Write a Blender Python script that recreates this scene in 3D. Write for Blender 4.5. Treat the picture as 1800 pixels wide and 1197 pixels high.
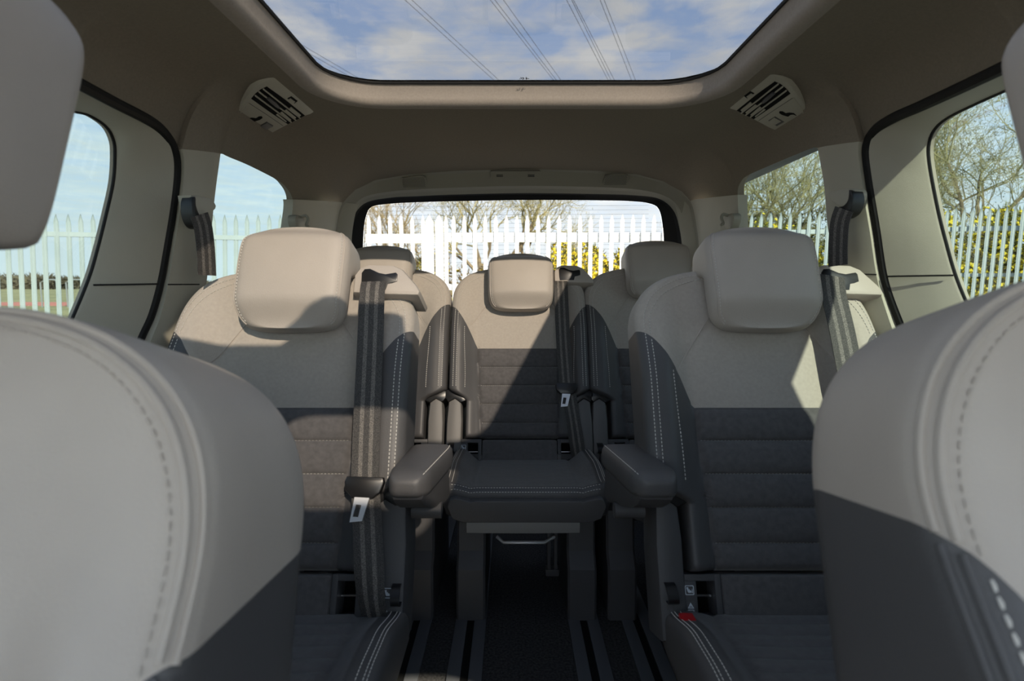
import bpy, bmesh, math, random
import numpy as np
from mathutils import Vector
random.seed(7); np.random.seed(7)
for o in list(bpy.data.objects): bpy.data.objects.remove(o)
SC = bpy.context.scene
COL = SC.collection
# ------------------------------------------------------------------ camera
F = 950.; CX, CY = 900., 598.5
CAM = np.array([-.02, 0, .92]); PITCH = math.atan(93.5/950)
cd = bpy.data.cameras.new('camera'); cam = bpy.data.objects.new('camera', cd); COL.objects.link(cam)
cam.location = CAM; cam.rotation_euler = (math.pi/2-PITCH, 0, 0)
cd.sensor_width = 36; cd.lens = 36*F/1800; cd.clip_start = .01; cd.clip_end = 2000
cd.dof.use_dof = True; cd.dof.focus_distance = 1.7; cd.dof.aperture_fstop = 4.6
SC.camera = cam
SC.view_settings.view_transform = 'Standard'; SC.view_settings.look = 'None'
SC.view_settings.exposure = 0.0; SC.view_settings.gamma = 1; SC.view_settings.use_curve_mapping = False
# ------------------------------------------------------------------ sun + sky
SUN_DX, SUN_DZ = .36, .63
sl = bpy.data.lights.new('sun', 'SUN'); sun = bpy.data.objects.new('sun', sl); COL.objects.link(sun)
sun.rotation_euler = Vector((SUN_DX, -1, SUN_DZ)).to_track_quat('Z', 'Y').to_euler()
sl.energy = 25; sl.angle = math.radians(.6); sl.color = (1, .865, .70)
SKY_STRENGTH = 4.3
W = bpy.data.worlds.new('sky'); SC.world = W; W.use_nodes = True
def world_nodes():
    nt = W.node_tree; N = nt.nodes; L = nt.links; N.clear()
    out = N.new('ShaderNodeOutputWorld'); bg = N.new('ShaderNodeBackground')
    tc = N.new('ShaderNodeTexCoord'); sep = N.new('ShaderNodeSeparateXYZ'); L.new(tc.outputs['Generated'], sep.inputs[0])
    # project the direction on a flat cloud deck
    mz = N.new('ShaderNodeMath'); mz.operation = 'MAXIMUM'; mz.inputs[1].default_value = .06; L.new(sep.outputs['Z'], mz.inputs[0])
    dv = N.new('ShaderNodeVectorMath'); dv.operation = 'DIVIDE'; L.new(tc.outputs['Generated'], dv.inputs[0])
    cb = N.new('ShaderNodeCombineXYZ'); L.new(mz.outputs[0], cb.inputs[0]); L.new(mz.outputs[0], cb.inputs[1]); cb.inputs[2].default_value = 1
    L.new(cb.outputs[0], dv.inputs[1])
    n1 = N.new('ShaderNodeTexNoise'); n1.inputs['Scale'].default_value = 3.4; n1.inputs['Detail'].default_value = 7; n1.inputs['Roughness'].default_value = .56; n1.inputs['Distortion'].default_value = .25
    L.new(dv.outputs[0], n1.inputs['Vector'])
    cr = N.new('ShaderNodeValToRGB'); cr.color_ramp.elements[0].position = .38; cr.color_ramp.elements[1].position = .64
    L.new(n1.outputs[0], cr.inputs[0])
    # blue by height
    hb = N.new('ShaderNodeValToRGB'); e = hb.color_ramp.elements
    e[0].position = 0; e[0].color = (.84, .92, 1, 1); e[1].position = .6; e[1].color = (.20, .40, .84, 1)
    L.new(sep.outputs['Z'], hb.inputs[0])
    n2 = N.new('ShaderNodeTexNoise'); n2.inputs['Scale'].default_value = 1.1; n2.inputs['Detail'].default_value = 5; L.new(dv.outputs[0], n2.inputs['Vector'])
    cc = N.new('ShaderNodeValToRGB'); cc.color_ramp.elements[0].color = (.66, .70, .76, 1); cc.color_ramp.elements[1].color = (.94, .96, .98, 1)
    cc.color_ramp.elements[0].position = .3; cc.color_ramp.elements[1].position = .65
    L.new(n2.outputs[0], cc.inputs[0])
    mx = N.new('ShaderNodeMix'); mx.data_type = 'RGBA'; L.new(cr.outputs[0], mx.inputs[0]); L.new(hb.outputs[0], mx.inputs[6]); L.new(cc.outputs[0], mx.inputs[7])
    # bright haze near the horizon
    hz = N.new('ShaderNodeValToRGB'); hz.color_ramp.elements[0].position = .0; hz.color_ramp.elements[0].color = (.62,)*3+(1,); hz.color_ramp.elements[1].position = .32; hz.color_ramp.elements[1].color = (0, 0, 0, 1)
    L.new(sep.outputs['Z'], hz.inputs[0])
    m2 = N.new('ShaderNodeMix'); m2.data_type = 'RGBA'; L.new(hz.outputs[0], m2.inputs[0]); L.new(mx.outputs[2], m2.inputs[6]); m2.inputs[7].default_value = (.935, .965, .99, 1)
    L.new(m2.outputs[2], bg.inputs[0]); bg.inputs[1].default_value = SKY_STRENGTH
    L.new(bg.outputs[0], out.inputs[0])
world_nodes()
# ------------------------------------------------------------------ pixel -> place helpers
_fw = np.array([0, math.cos(PITCH), -math.sin(PITCH)]); _up = np.array([0, math.sin(PITCH), math.cos(PITCH)]); _rt = np.array([1., 0, 0])
def ray(px, py): return _fw+(px-CX)/F*_rt+(CY-py)/F*_up
def PY(px, py, Y): d = ray(px, py); return CAM+d*(Y-CAM[1])/d[1]
def PZ(px, py, Z): d = ray(px, py); return CAM+d*(Z-CAM[2])/d[2]
def PP(px, py, o, n): d = ray(px, py); n = np.array(n, float); return CAM+d*(np.dot(np.array(o, float)-CAM, n)/np.dot(d, n))
def sst(a, b, x):
    u = np.clip((x-a)/(b-a), 0, 1); return u*u*(3-2*u)
# ------------------------------------------------------------------ materials
MATS = {}
def mat(name, col, rough=.6, bump=0, bscale=300, var=0, vscale=30, metal=0, sheen=0, spec=.5, coat=0, stretch=None):
    if name in MATS: return MATS[name]
    m = bpy.data.materials.new(name); m.use_nodes = True; nt = m.node_tree; N = nt.nodes; L = nt.links
    b = N['Principled BSDF']; b.inputs['Roughness'].default_value = rough; b.inputs['Metallic'].default_value = metal
    b.inputs['Specular IOR Level'].default_value = spec
    b.inputs['Base Color'].default_value = (*col, 1)
    if sheen: b.inputs['Sheen Weight'].default_value = sheen; b.inputs['Sheen Roughness'].default_value = .5
    if coat: b.inputs['Coat Weight'].default_value = coat
    tc = N.new('ShaderNodeTexCoord'); vec = tc.outputs['Object']
    if stretch:
        mp = N.new('ShaderNodeMapping'); mp.inputs['Scale'].default_value = stretch; L.new(vec, mp.inputs[0]); vec = mp.outputs[0]
    if var:
        n = N.new('ShaderNodeTexNoise'); n.inputs['Scale'].default_value = vscale; n.inputs['Detail'].default_value = 5; L.new(vec, n.inputs['Vector'])
        r = N.new('ShaderNodeValToRGB'); r.color_ramp.elements[0].position = .3; r.color_ramp.elements[1].position = .7
        r.color_ramp.elements[0].color = (*[c*(1-var) for c in col], 1); r.color_ramp.elements[1].color = (*[min(1, c*(1+var)) for c in col], 1)
        L.new(n.outputs[0], r.inputs[0]); L.new(r.outputs[0], b.inputs['Base Color'])
    if bump:
        n = N.new('ShaderNodeTexNoise'); n.inputs['Scale'].default_value = bscale; n.inputs['Detail'].default_value = 3; L.new(vec, n.inputs['Vector'])
        bp = N.new('ShaderNodeBump'); bp.inputs['Strength'].default_value = bump; bp.inputs['Distance'].default_value = .002
        L.new(n.outputs[0], bp.inputs['Height']); L.new(bp.outputs[0], b.inputs['Normal'])
    MATS[name] = m; return m
def glass(name, tint, refl=.05):
    m = bpy.data.materials.new(name); m.use_nodes = True; nt = m.node_tree; N = nt.nodes; L = nt.links; N.clear()
    out = N.new('ShaderNodeOutputMaterial'); t = N.new('ShaderNodeBsdfTransparent'); t.inputs[0].default_value = (*tint, 1)
    g = N.new('ShaderNodeBsdfGlossy'); g.inputs['Roughness'].default_value = .02; g.inputs[0].default_value = (1, 1, 1, 1)
    mx = N.new('ShaderNodeMixShader'); fr = N.new('ShaderNodeFresnel'); fr.inputs[0].default_value = 1.35
    mu = N.new('ShaderNodeMath'); mu.operation = 'MULTIPLY'; mu.inputs[1].default_value = refl*16; L.new(fr.outputs[0], mu.inputs[0])
    mn = N.new('ShaderNodeMath'); mn.operation = 'MINIMUM'; mn.inputs[1].default_value = .25; L.new(mu.outputs[0], mn.inputs[0])
    L.new(mn.outputs[0], mx.inputs[0]); L.new(t.outputs[0], mx.inputs[1]); L.new(g.outputs[0], mx.inputs[2]); L.new(mx.outputs[0], out.inputs[0])
    return m
def webbing():
    m = mat('belt_webbing', (.022, .022, .024), .55, .5, 900, spec=.4)
    nt = m.node_tree; N = nt.nodes; L = nt.links; b = N['Principled BSDF']
    at = N.new('ShaderNodeAttribute'); at.attribute_name = 'uvw'; sx = N.new('ShaderNodeSeparateXYZ'); L.new(at.outputs['Vector'], sx.inputs[0])
    # two woven pale stripes across the width (uvw.x in -1..1)
    ab = N.new('ShaderNodeMath'); ab.operation = 'ABSOLUTE'; L.new(sx.outputs[0], ab.inputs[0])
    su = N.new('ShaderNodeMath'); su.operation = 'SUBTRACT'; su.inputs[1].default_value = .36; L.new(ab.outputs[0], su.inputs[0])
    a2 = N.new('ShaderNodeMath'); a2.operation = 'ABSOLUTE'; L.new(su.outputs[0], a2.inputs[0])
    lt = N.new('ShaderNodeMath'); lt.operation = 'LESS_THAN'; lt.inputs[1].default_value = .15; L.new(a2.outputs[0], lt.inputs[0])
    tc = N.new('ShaderNodeTexCoord'); n = N.new('ShaderNodeTexNoise'); n.inputs['Scale'].default_value = 700; L.new(tc.outputs['Object'], n.inputs['Vector'])
    r1 = N.new('ShaderNodeValToRGB'); r1.color_ramp.elements[0].color = (.045, .042, .04, 1); r1.color_ramp.elements[1].color = (.26, .24, .215, 1); r1.color_ramp.elements[0].position = .35; r1.color_ramp.elements[1].position = .68
    r2 = N.new('ShaderNodeValToRGB'); r2.color_ramp.elements[0].color = (.015, .015, .016, 1); r2.color_ramp.elements[1].color = (.10, .093, .086, 1); r2.color_ramp.elements[0].position = .35; r2.color_ramp.elements[1].position = .7
    L.new(n.outputs[0], r1.inputs[0]); L.new(n.outputs[0], r2.inputs[0])
    mx = N.new('ShaderNodeMix'); mx.data_type = 'RGBA'; L.new(lt.outputs[0], mx.inputs[0]); L.new(r2.outputs[0], mx.inputs[6]); L.new(r1.outputs[0], mx.inputs[7])
    L.new(mx.outputs[2], b.inputs['Base Color'])
    return m
LIGHT = (.42, .375, .33)
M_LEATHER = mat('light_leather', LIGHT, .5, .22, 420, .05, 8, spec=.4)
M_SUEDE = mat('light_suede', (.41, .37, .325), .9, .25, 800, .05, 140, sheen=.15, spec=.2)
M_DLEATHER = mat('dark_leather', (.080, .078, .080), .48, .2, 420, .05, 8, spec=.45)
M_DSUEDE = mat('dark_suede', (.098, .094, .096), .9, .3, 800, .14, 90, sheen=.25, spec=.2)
M_TRIM = mat('trim_plastic', (.40, .38, .31), .55, .15, 600, .03, 10, spec=.35)
M_TRIM2 = mat('tailgate_plastic', (.30, .285, .23), .5, .12, 600, spec=.35)
M_HEAD = mat('headliner_cloth', (.225, .195, .152), .95, .4, 900, .06, 200, spec=.1)
M_HEAD_SUNLIT = mat('sunlit_headliner_cloth', (.36, .318, .275), .95, .4, 900, .06, 200, spec=.1)  # same cloth as the headliner, colour made paler for the sun on the lip
M_DPLAS = mat('dark_plastic', (.066, .065, .068), .5, .2, 700, spec=.4)
M_GPLAS = mat('grey_plastic', (.14, .135, .13), .5, .15, 700, spec=.4)
M_BLACK = mat('black_gloss', (.012, .012, .013), .33, spec=.5)
M_RUBBER = mat('rubber', (.008, .008, .008), .6, spec=.3)
M_VOID = mat('recess_black', (.006, .006, .006), .9, spec=.1)
M_CARPET = mat('carpet', (.042, .041, .041), 1, .9, 500, .45, 160, spec=.05)
M_STEEL = mat('steel', (.62, .64, .68), .22, metal=1)
M_THREAD = mat('thread', (.62, .60, .56), .8, spec=.2)
M_THREAD2 = mat('thread_light', (.52, .5, .46), .8, spec=.2)
M_RED = mat('red_plastic', (.42, .008, .012), .4)
M_ICON = mat('icon_white', (.55, .6, .65), .6)
M_BELT = webbing()
M_FENCE = mat('fence_paint', (.42, .465, .46), .5, .1, 50, .05, 3)
M_GATE = mat('gate_paint', (.85, .87, .86), .5, .1, 50, .04, 3)
M_BARK = mat('bark', (.21, .17, .10), .9, .8, 40, .3, 6)
M_TWIG = mat('twig', (.34, .31, .15), .9)
M_BUD = mat('bud_leaf', (.30, .31, .10), .7)
M_GORSE = mat('gorse_leaf', (.15, .155, .035), .8, var=.5, vscale=5)
M_FLOWER = mat('gorse_flower', (.70, .56, .03), .7)
M_HEDGE = mat('hedge_leaf', (.10, .10, .05), .9, var=.4, vscale=2)
M_GRASS = mat('grass', (.30, .27, .12), 1, .6, 8, .35, .35)
M_TARMAC = mat('tarmac', (.30, .28, .25), 1, .3, 60, .15, 1)
M_WIRE = mat('wire', (.05, .05, .055), .6)
M_PAINT = mat('body_black', (.01, .01, .011), .3)
# ------------------------------------------------------------------ mesh helpers
class MB:
    def __init__(s): s.v = []; s.f = []
    def add(s, v, f):
        o = len(s.v); s.v += [list(map(float, p)) for p in v]; s.f += [[i+o for i in q] for q in f]; return s
    def grid(s, rows, close=False, capa=False, capb=False):
        n = len(rows[0]); o = len(s.v)
        for r in rows: s.v += [list(map(float, p)) for p in r]
        for j in range(len(rows)-1):
            for i in range(n if close else n-1):
                k = (i+1) % n
                s.f.append([o+j*n+i, o+j*n+k, o+(j+1)*n+k, o+(j+1)*n+i])
        if capa: s.f.append([o+i for i in range(n)][::-1])
        if capb: s.f.append([o+(len(rows)-1)*n+i for i in range(n)])
        return s
    def box(s, a, b, bev=0):
        a = np.array(a, float); b = np.array(b, float); lo = np.minimum(a, b); hi = np.maximum(a, b)
        if not bev:
            v = [(x, y, z) for z in (lo[2], hi[2]) for y in (lo[1], hi[1]) for x in (lo[0], hi[0])]
            return s.add(v, [[0, 2, 3, 1], [4, 5, 7, 6], [0, 1, 5, 4], [2, 6, 7, 3], [0, 4, 6, 2], [1, 3, 7, 5]])
        bm = bmesh.new(); bmesh.ops.create_cube(bm, size=1)
        for v in bm.verts: v.co = Vector((lo+hi)/2)+Vector([c*d for c, d in zip(v.co, hi-lo)])
        bmesh.ops.bevel(bm, geom=bm.edges[:], offset=bev, segments=2, affect='EDGES', profile=.6)
        bm.verts.index_update(); s.add([v.co[:] for v in bm.verts], [[v.index for v in f.verts] for f in bm.faces]); bm.free(); return s
    def tube(s, pts, r, n=8, cap=True):
        pts = [np.array(p, float) for p in pts]; m = len(pts); rs = r if hasattr(r, '__len__') else [r]*m
        rows = []; prev = None
        for i in range(m):
            t = pts[min(i+1, m-1)]-pts[max(i-1, 0)]; t = t/(np.linalg.norm(t)+1e-12)
            if prev is None:
                a = np.array([0, 0, 1.]) if abs(t[2]) < .9 else np.array([1., 0, 0])
            else: a = prev
            u = a-t*np.dot(a, t); u /= np.linalg.norm(u)+1e-12; prev = u; w = np.cross(t, u)
            rows.append([pts[i]+rs[i]*(math.cos(2*math.pi*k/n)*u+math.sin(2*math.pi*k/n)*w) for k in range(n)])
        return s.grid(rows, True, cap, cap)
    def prism(s, poly, fn, n0, n1, bev=0):
        """poly: 2-D outline; fn(a, b, n) -> 3-D; bevelled front rim at n1"""
        p = np.array(poly, float)
        def inset(d):
            if not d: return p
            out = []; m = len(p); c = p.mean(0)
            ar = sum(p[i][0]*p[(i+1) % m][1]-p[(i+1) % m][0]*p[i][1] for i in range(m)); sg = 1 if ar > 0 else -1
            for i in range(m):
                e1 = p[i]-p[i-1]; e2 = p[(i+1) % m]-p[i]; e1 /= np.linalg.norm(e1)+1e-9; e2 /= np.linalg.norm(e2)+1e-9
                nn = np.array([-e1[1], e1[0]])+np.array([-e2[1], e2[0]]); l = np.linalg.norm(nn); nn = nn/(l+1e-9)
                k = min(1.6, 1/max(.3, l/2)); out.append(p[i]+sg*nn*d*k)
            return np.array(out)
        sg = 1 if n1 > n0 else -1
        rows = [[fn(a, b, n0) for a, b in p]]
        if bev:
            rows += [[fn(a, b, n1-sg*bev) for a, b in p], [fn(a, b, n1-sg*bev*.3) for a, b in inset(bev*.3)], [fn(a, b, n1) for a, b in inset(bev)]]
        else: rows.append([fn(a, b, n1) for a, b in p])
        return s.grid(rows, True, True, True)
    def build(s, name, m, parent=None, origin=(0, 0, 0), sharp=35, attr=None):
        me = bpy.data.meshes.new(name); o = np.array(origin, float)
        vs = np.array([p[:3] for p in s.v])-o
        me.from_pydata(vs.tolist(), [], s.f); me.validate(); me.update()
        bm = bmesh.new(); bm.from_mesh(me); bmesh.ops.recalc_face_normals(bm, faces=bm.faces); bm.to_mesh(me); bm.free()
        if attr is not None and len(me.vertices) == len(attr):
            a = me.attributes.new('uvw', 'FLOAT_VECTOR', 'POINT'); a.data.foreach_set('vector', np.array(attr, float).ravel())
        if sharp:
            me.polygons.foreach_set('use_smooth', [True]*len(me.polygons)); me.set_sharp_from_angle(angle=math.radians(sharp))
        me.materials.append(m)
        ob = bpy.data.objects.new(name, me); COL.objects.link(ob)
        if parent: ob.parent = parent
        else: ob.location = tuple(o)
        return ob
def clip(V, Fc, val):
    """keep the part of the polygons where val >= 0 (exact cut along the zero line)"""
    nv = []; idx = {}; cut = {}; nf = []
    def keep(i):
        if i not in idx: idx[i] = len(nv); nv.append(list(V[i]))
        return idx[i]
    def mid(i, j):
        k = (min(i, j), max(i, j))
        if k not in cut:
            a, b = k; t = val[a]/(val[a]-val[b]); cut[k] = len(nv); nv.append([p+(q-p)*t for p, q in zip(V[a], V[b])])
        return cut[k]
    for f in Fc:
        out = []
        for q in range(len(f)):
            i, j = f[q], f[(q+1) % len(f)]
            if val[i] >= 0: out.append(keep(i))
            if (val[i] >= 0) != (val[j] >= 0): out.append(mid(i, j))
        if len(out) >= 3: nf.append(out)
    m = MB(); m.v = nv; m.f = nf; return m
def empty(name, loc=(0, 0, 0)):
    o = bpy.data.objects.new(name, None); COL.objects.link(o); o.location = tuple(loc); o.empty_display_size = .1; return o
def tag(o, label, cat, group=None, kind=None):
    o['label'] = label; o['category'] = cat
    if group: o['group'] = group
    if kind: o['kind'] = kind
    return o
def struct(o, label=None):
    o['kind'] = 'structure'
    if label: o['label'] = label
    return o
def resample(pts, n):
    p = np.array(pts, float); d = np.r_[0, np.cumsum(np.linalg.norm(np.diff(p, axis=0), axis=1))]
    # smooth (Catmull-Rom) through the points, then even spacing
    q = []
    for i in range(len(p)-1):
        p0 = p[max(i-1, 0)]; p1 = p[i]; p2 = p[i+1]; p3 = p[min(i+2, len(p)-1)]
        for t in np.linspace(0, 1, 9)[:-1]:
            q.append(.5*((2*p1)+(-p0+p2)*t+(2*p0-5*p1+4*p2-p3)*t*t+(-p0+3*p1-3*p2+p3)*t**3))
    q.append(p[-1]); q = np.array(q); d = np.r_[0, np.cumsum(np.linalg.norm(np.diff(q, axis=0), axis=1))]
    s = np.linspace(0, d[-1], n); return np.stack([np.interp(s, d, q[:, k]) for k in range(q.shape[1])], 1)
def rrect(x0, x1, y0, y1, r, n=6):
    out = []
    for cx, cy, a in ((x1-r, y1-r, 0), (x0+r, y1-r, 90), (x0+r, y0+r, 180), (x1-r, y0+r, 270)):
        for k in range(n+1):
            t = math.radians(a+90*k/n); out.append((cx+r*math.cos(t), cy+r*math.sin(t)))
    return out
def ribbon(pts, width, side, th=.0016, m=7):
    """webbing strip along 3-D pts; side = width direction per point or one vector"""
    pts = np.array(pts, float); n = len(pts); rows = []; at = []
    for i in range(n):
        t = pts[min(i+1, n-1)]-pts[max(i-1, 0)]; t /= np.linalg.norm(t)+1e-9
        sd = np.array(side[i] if hasattr(side[0], '__len__') else side, float); sd = sd-t*np.dot(sd, t); sd /= np.linalg.norm(sd)
        nn = np.cross(sd, t); w = width[i] if hasattr(width, '__len__') else width
        row = []; L = float(i)
        for k in range(m): u = -1+2*k/(m-1); row.append(pts[i]+sd*u*w/2+nn*th/2); at.append((u, L, 0))
        for k in range(m)[::-1]: u = -1+2*k/(m-1); row.append(pts[i]+sd*u*w/2-nn*th/2); at.append((u, L, 0))
        rows.append(row)
    b = MB().grid(rows, True, True, True); return b, at
# ================================================================== SEATS
RIBS = [0, .052, .120, .185, .252, .32]
class Seat:
    """seat coordinates: x across, t up the backrest, n out of its front"""
    def __init__(s, xc, Yb, z0, w0=.262, k=.40, tt=.645, th=.10, hr=(.478, .712), loc_label='', front=False, bound=0, r=.026):
        s.hx = .006; s.cdx = 0; s.xc, s.Yb, s.z0, s.w0, s.k, s.tt, s.th, s.hr, s.front, s.r = xc, Yb, z0, w0, k, tt, th, hr, front, r
        h = math.hypot(1, k); s.T = np.array([0, k, 1])/h; s.N = np.array([0, -1, k])/h
        s.O = np.array([xc, Yb, z0]); s.org = np.array([xc, Yb, 0.]); s.bound = bound
    def L(s, x, t, n): return s.O+np.array([x, 0, 0])+s.T*t+s.N*n
    def Q(s, px, py, n=0):
        p = PP(px, py, s.O+s.N*n, s.N); return p[0]-s.xc, float((p-s.O)@s.T)
    def W(s, px, py, n=0): x, t = s.Q(px, py, n); return s.L(x, t, n)
    def w(s, t, d=0):
        w0 = s.w0-d; tt = s.tt-d; t1 = tt-.15-(.05 if s.front else 0); base = w0
        if not s.front: base = .186-d+(w0-.186+d)*sst(.125, .17, t)
        if t <= t1: return base
        q = min(1, (t-t1)/(tt-t1)); return max(.004, base*(1-q**2.7)**(1/2.7))
    def xi(s, t): return .134+.016*min(1, max(0, t/.32))
    def pf(s, x, t):
        a = abs(x); xi = s.xi(t); bol = .040*(1-sst(.36, .58, t))+.006
        n = bol*sst(xi-.004, .218, a)
        if t < .32 and not s.front:
            for j in range(5):
                if RIBS[j] <= t <= RIBS[j+1]:
                    f = (t-RIBS[j])/(RIBS[j+1]-RIBS[j]); n += (.0085*(1-abs(2*f-1)**3.2)-.003)*(1-sst(xi-.012, xi, a))
        n -= .005*math.exp(-((a-xi)/.005)**2)*(1 if t < .33 else 0)
        # diagonal seam in the upper cover
        if .33 < t < .53:
            xl = .185-(t-.392)*(.185-.102)/(.50-.392); n -= .0035*math.exp(-((a-xl)/.0045)**2)*(1-sst(.5, .53, t))*sst(.37, .39, t)
        if s.front: n += .012*math.exp(-((t-.3)/.3)**2)
        return n
    def drop(s, t):
        r = .034; e = t-(s.tt-r)
        d = 0 if e <= 0 else r*(1-math.sqrt(max(0, 1-min(1, e/r)**2)))
        if t < .016 and not s.front: d += .016*(1-math.sqrt(max(0, 1-((.016-t)/.016)**2)))
        return d
    def surf(s, x, t, off=0, d=0):
        w = s.w(t); r = min(s.r, w); a = abs(x); n = s.pf(x, t)-s.drop(t)
        if a > w-r: n -= r*(1-math.sqrt(max(0, 1-min(1, (a-(w-r))/r)**2)))
        return s.L(x, t, n+off)
    def backrest(s):
        tb = -.25 if s.front else 0
        ts = np.r_[np.linspace(tb, .016, 6 if s.front else 5), np.linspace(.02, s.tt-.08, 88 if not s.front else 60), s.tt-.08+.08*np.sin(np.linspace(0, math.pi/2, 22))[1:]]
        if not s.front: ts = np.unique(np.round(np.r_[ts, RIBS[1:], [q+e for q in RIBS[1:] for e in (-.003, .003, -.007, .007)]], 5))
        ts[-1] = s.tt-.0004
        rows = []
        for t in ts:
            w = s.w(t); r = min(s.r, w*.98); d = s.drop(t); ring = []
            fx = np.r_[-w+r-r*np.sin(np.linspace(math.pi/2, 0, 7)), np.linspace(-w+r, w-r, 75)[1:-1], w-r+r*np.sin(np.linspace(0, math.pi/2, 7))]
            for x in fx:
                a = abs(x); n = s.pf(x, t)-d
                if a > w-r: n -= r*(1-math.sqrt(max(0, 1-((a-(w-r))/r)**2)))
                ring.append((x, n))
            nl = ring[-1][1]; r2 = min(.045 if s.front else .03, w*.9); nb = -s.th+d
            if nl-.01 < nb+r2: r2 = max(.001, (nl-nb)*.45)
            for q in np.linspace(0, 1, 5)[1:]: ring.append((w, nl+(nb+r2-nl)*q))
            for q in np.linspace(0, math.pi/2, 6)[1:]: ring.append((w-r2+r2*math.cos(q), nb+r2-r2*math.sin(q)))
            for x in np.linspace(w-r2, -w+r2, 10)[1:]: ring.append((x, nb))
            for q in np.linspace(math.pi/2, 0, 6)[1:]: ring.append((-w+r2-r2*math.cos(q), nb+r2-r2*math.sin(q)))
            for q in np.linspace(1, 0, 5)[1:-1]: ring.append((-w, nl+(nb+r2-nl)*q))
            rows.append([list(s.L(x, t, n))+[x, t, n] for x, n in ring])
        m = MB(); m.v = [p for r_ in rows for p in r_]; nn = len(rows[0])
        for j in range(len(rows)-1):
            for i in range(nn): k = (i+1) % nn; m.f.append([j*nn+i, j*nn+k, (j+1)*nn+k, (j+1)*nn+i])
        m.f.append(list(range(nn))[::-1]); m.f.append([(len(rows)-1)*nn+i for i in range(nn)])
        return m
    def B(s, a): return (-.012 if s.front else 0)+s.bound+(1.55 if s.front else 1)*(np.interp(a, [.1505, .168, .185, .205, .228, .245, .262], [.32, .36, .395, .430, .463, .478, .487])-.487)+.487
    def stitch(s, path, gap=.0075, ln=.0048, th=.0012, wd=.0019, off=.0006):
        """row of thread dashes along path [(x,t),...]"""
        p = np.array([s.surf(x, t, off) for x, t in path]); d = np.r_[0, np.cumsum(np.linalg.norm(np.diff(p, axis=0), axis=1))]
        m = MB(); u = 0
        while u+ln < d[-1]:
            a = np.array([np.interp(u, d, p[:, k]) for k in range(3)]); b = np.array([np.interp(u+ln, d, p[:, k]) for k in range(3)])
            m.tube([a, (a+b)/2+s.N*th*.4, b], [wd*.35, wd*.55, wd*.35], 5); u += gap
        return m
def merge(*ms):
    o = MB()
    for m in ms: o.add(m.v, m.f)
    return o
def icon_child(s, root, fn, c, sz, name='child_seat_label'):
    """small printed label: white outlined square with a seated child"""
    m = MB(); a, b = c
    def P(u, v, n): return fn(a+u*sz, b+v*sz, n)
    out = rrect(-.5, .5, -.5, .5, .12, 3); inn = rrect(-.42, .42, -.42, .42, .09, 3)
    k = len(out)
    m.add([P(u, v, .0012) for u, v in out]+[P(u, v, .0012) for u, v in inn], [[i, (i+1) % k, k+(i+1) % k, k+i] for i in range(k)])
    m.prism([(-.34, .28), (-.22, .30), (-.05, -.08), (.22, -.12), (.22, -.26), (-.12, -.27), (-.2, -.2)], P, .0008, .0014)
    m.prism([(-.2+.09*math.cos(q), .22+.09*math.sin(q)) for q in np.linspace(0, 6.28, 9)[:-1]], P, .0008, .0016)
    m.prism([(-.14, .1), (-.02, .1), (.06, -.04), (.2, -.04), (.2, -.1), (0, -.1)], P, .0008, .0017)
    m.prism(rrect(.28, .36, -.3, .02, .02, 2), P, .0008, .0014); m.prism(rrect(.28, .36, .06, .14, .03, 2), P, .0008, .0014)
    pl = MB().prism(rrect(-.52, .52, -.52, .52, .12, 3), P, 0, .0008).build(name, M_DPLAS, root, s.org)
    ic = m.build('pictogram', M_ICON, pl, s.org, sharp=0)
    return pl
def icon_warn(s, root, fn, c, sz):
    a, b = c; m = MB()
    def P(u, v, n): return fn(a+u*sz, b+v*sz, n)
    tri = [(-.3, .1), (.3, .1), (0, .62)]; ti = [(-.17, .17), (.17, .17), (0, .47)]
    m.add([P(u, v, .0012) for u, v in tri+ti], [[i, (i+1) % 3, 3+(i+1) % 3, 3+i] for i in range(3)])
    m.prism([(-.03, .2), (.03, .2), (.03, .42), (-.03, .42)], P, .0008, .0013)
    o = rrect(-.3, .3, -.45, 0, .06, 2); q = rrect(-.23, .23, -.38, -.07, .04, 2); k = len(o)
    m.add([P(u, v, .0012) for u, v in o]+[P(u, v, .0012) for u, v in q], [[i, (i+1) % k, k+(i+1) % k, k+i] for i in range(k)])
    m.prism([(.02, -.3), (.2, -.3), (.2, -.14), (.02, -.14)], P, .0008, .0013)
    pl = MB().prism(rrect(-.45, .45, -.6, .75, .12, 3), P, 0, .0008).build('warning_label', M_DPLAS, root, s.org)
    m.build('pictogram', M_ICON, pl, s.org, sharp=0)
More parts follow.
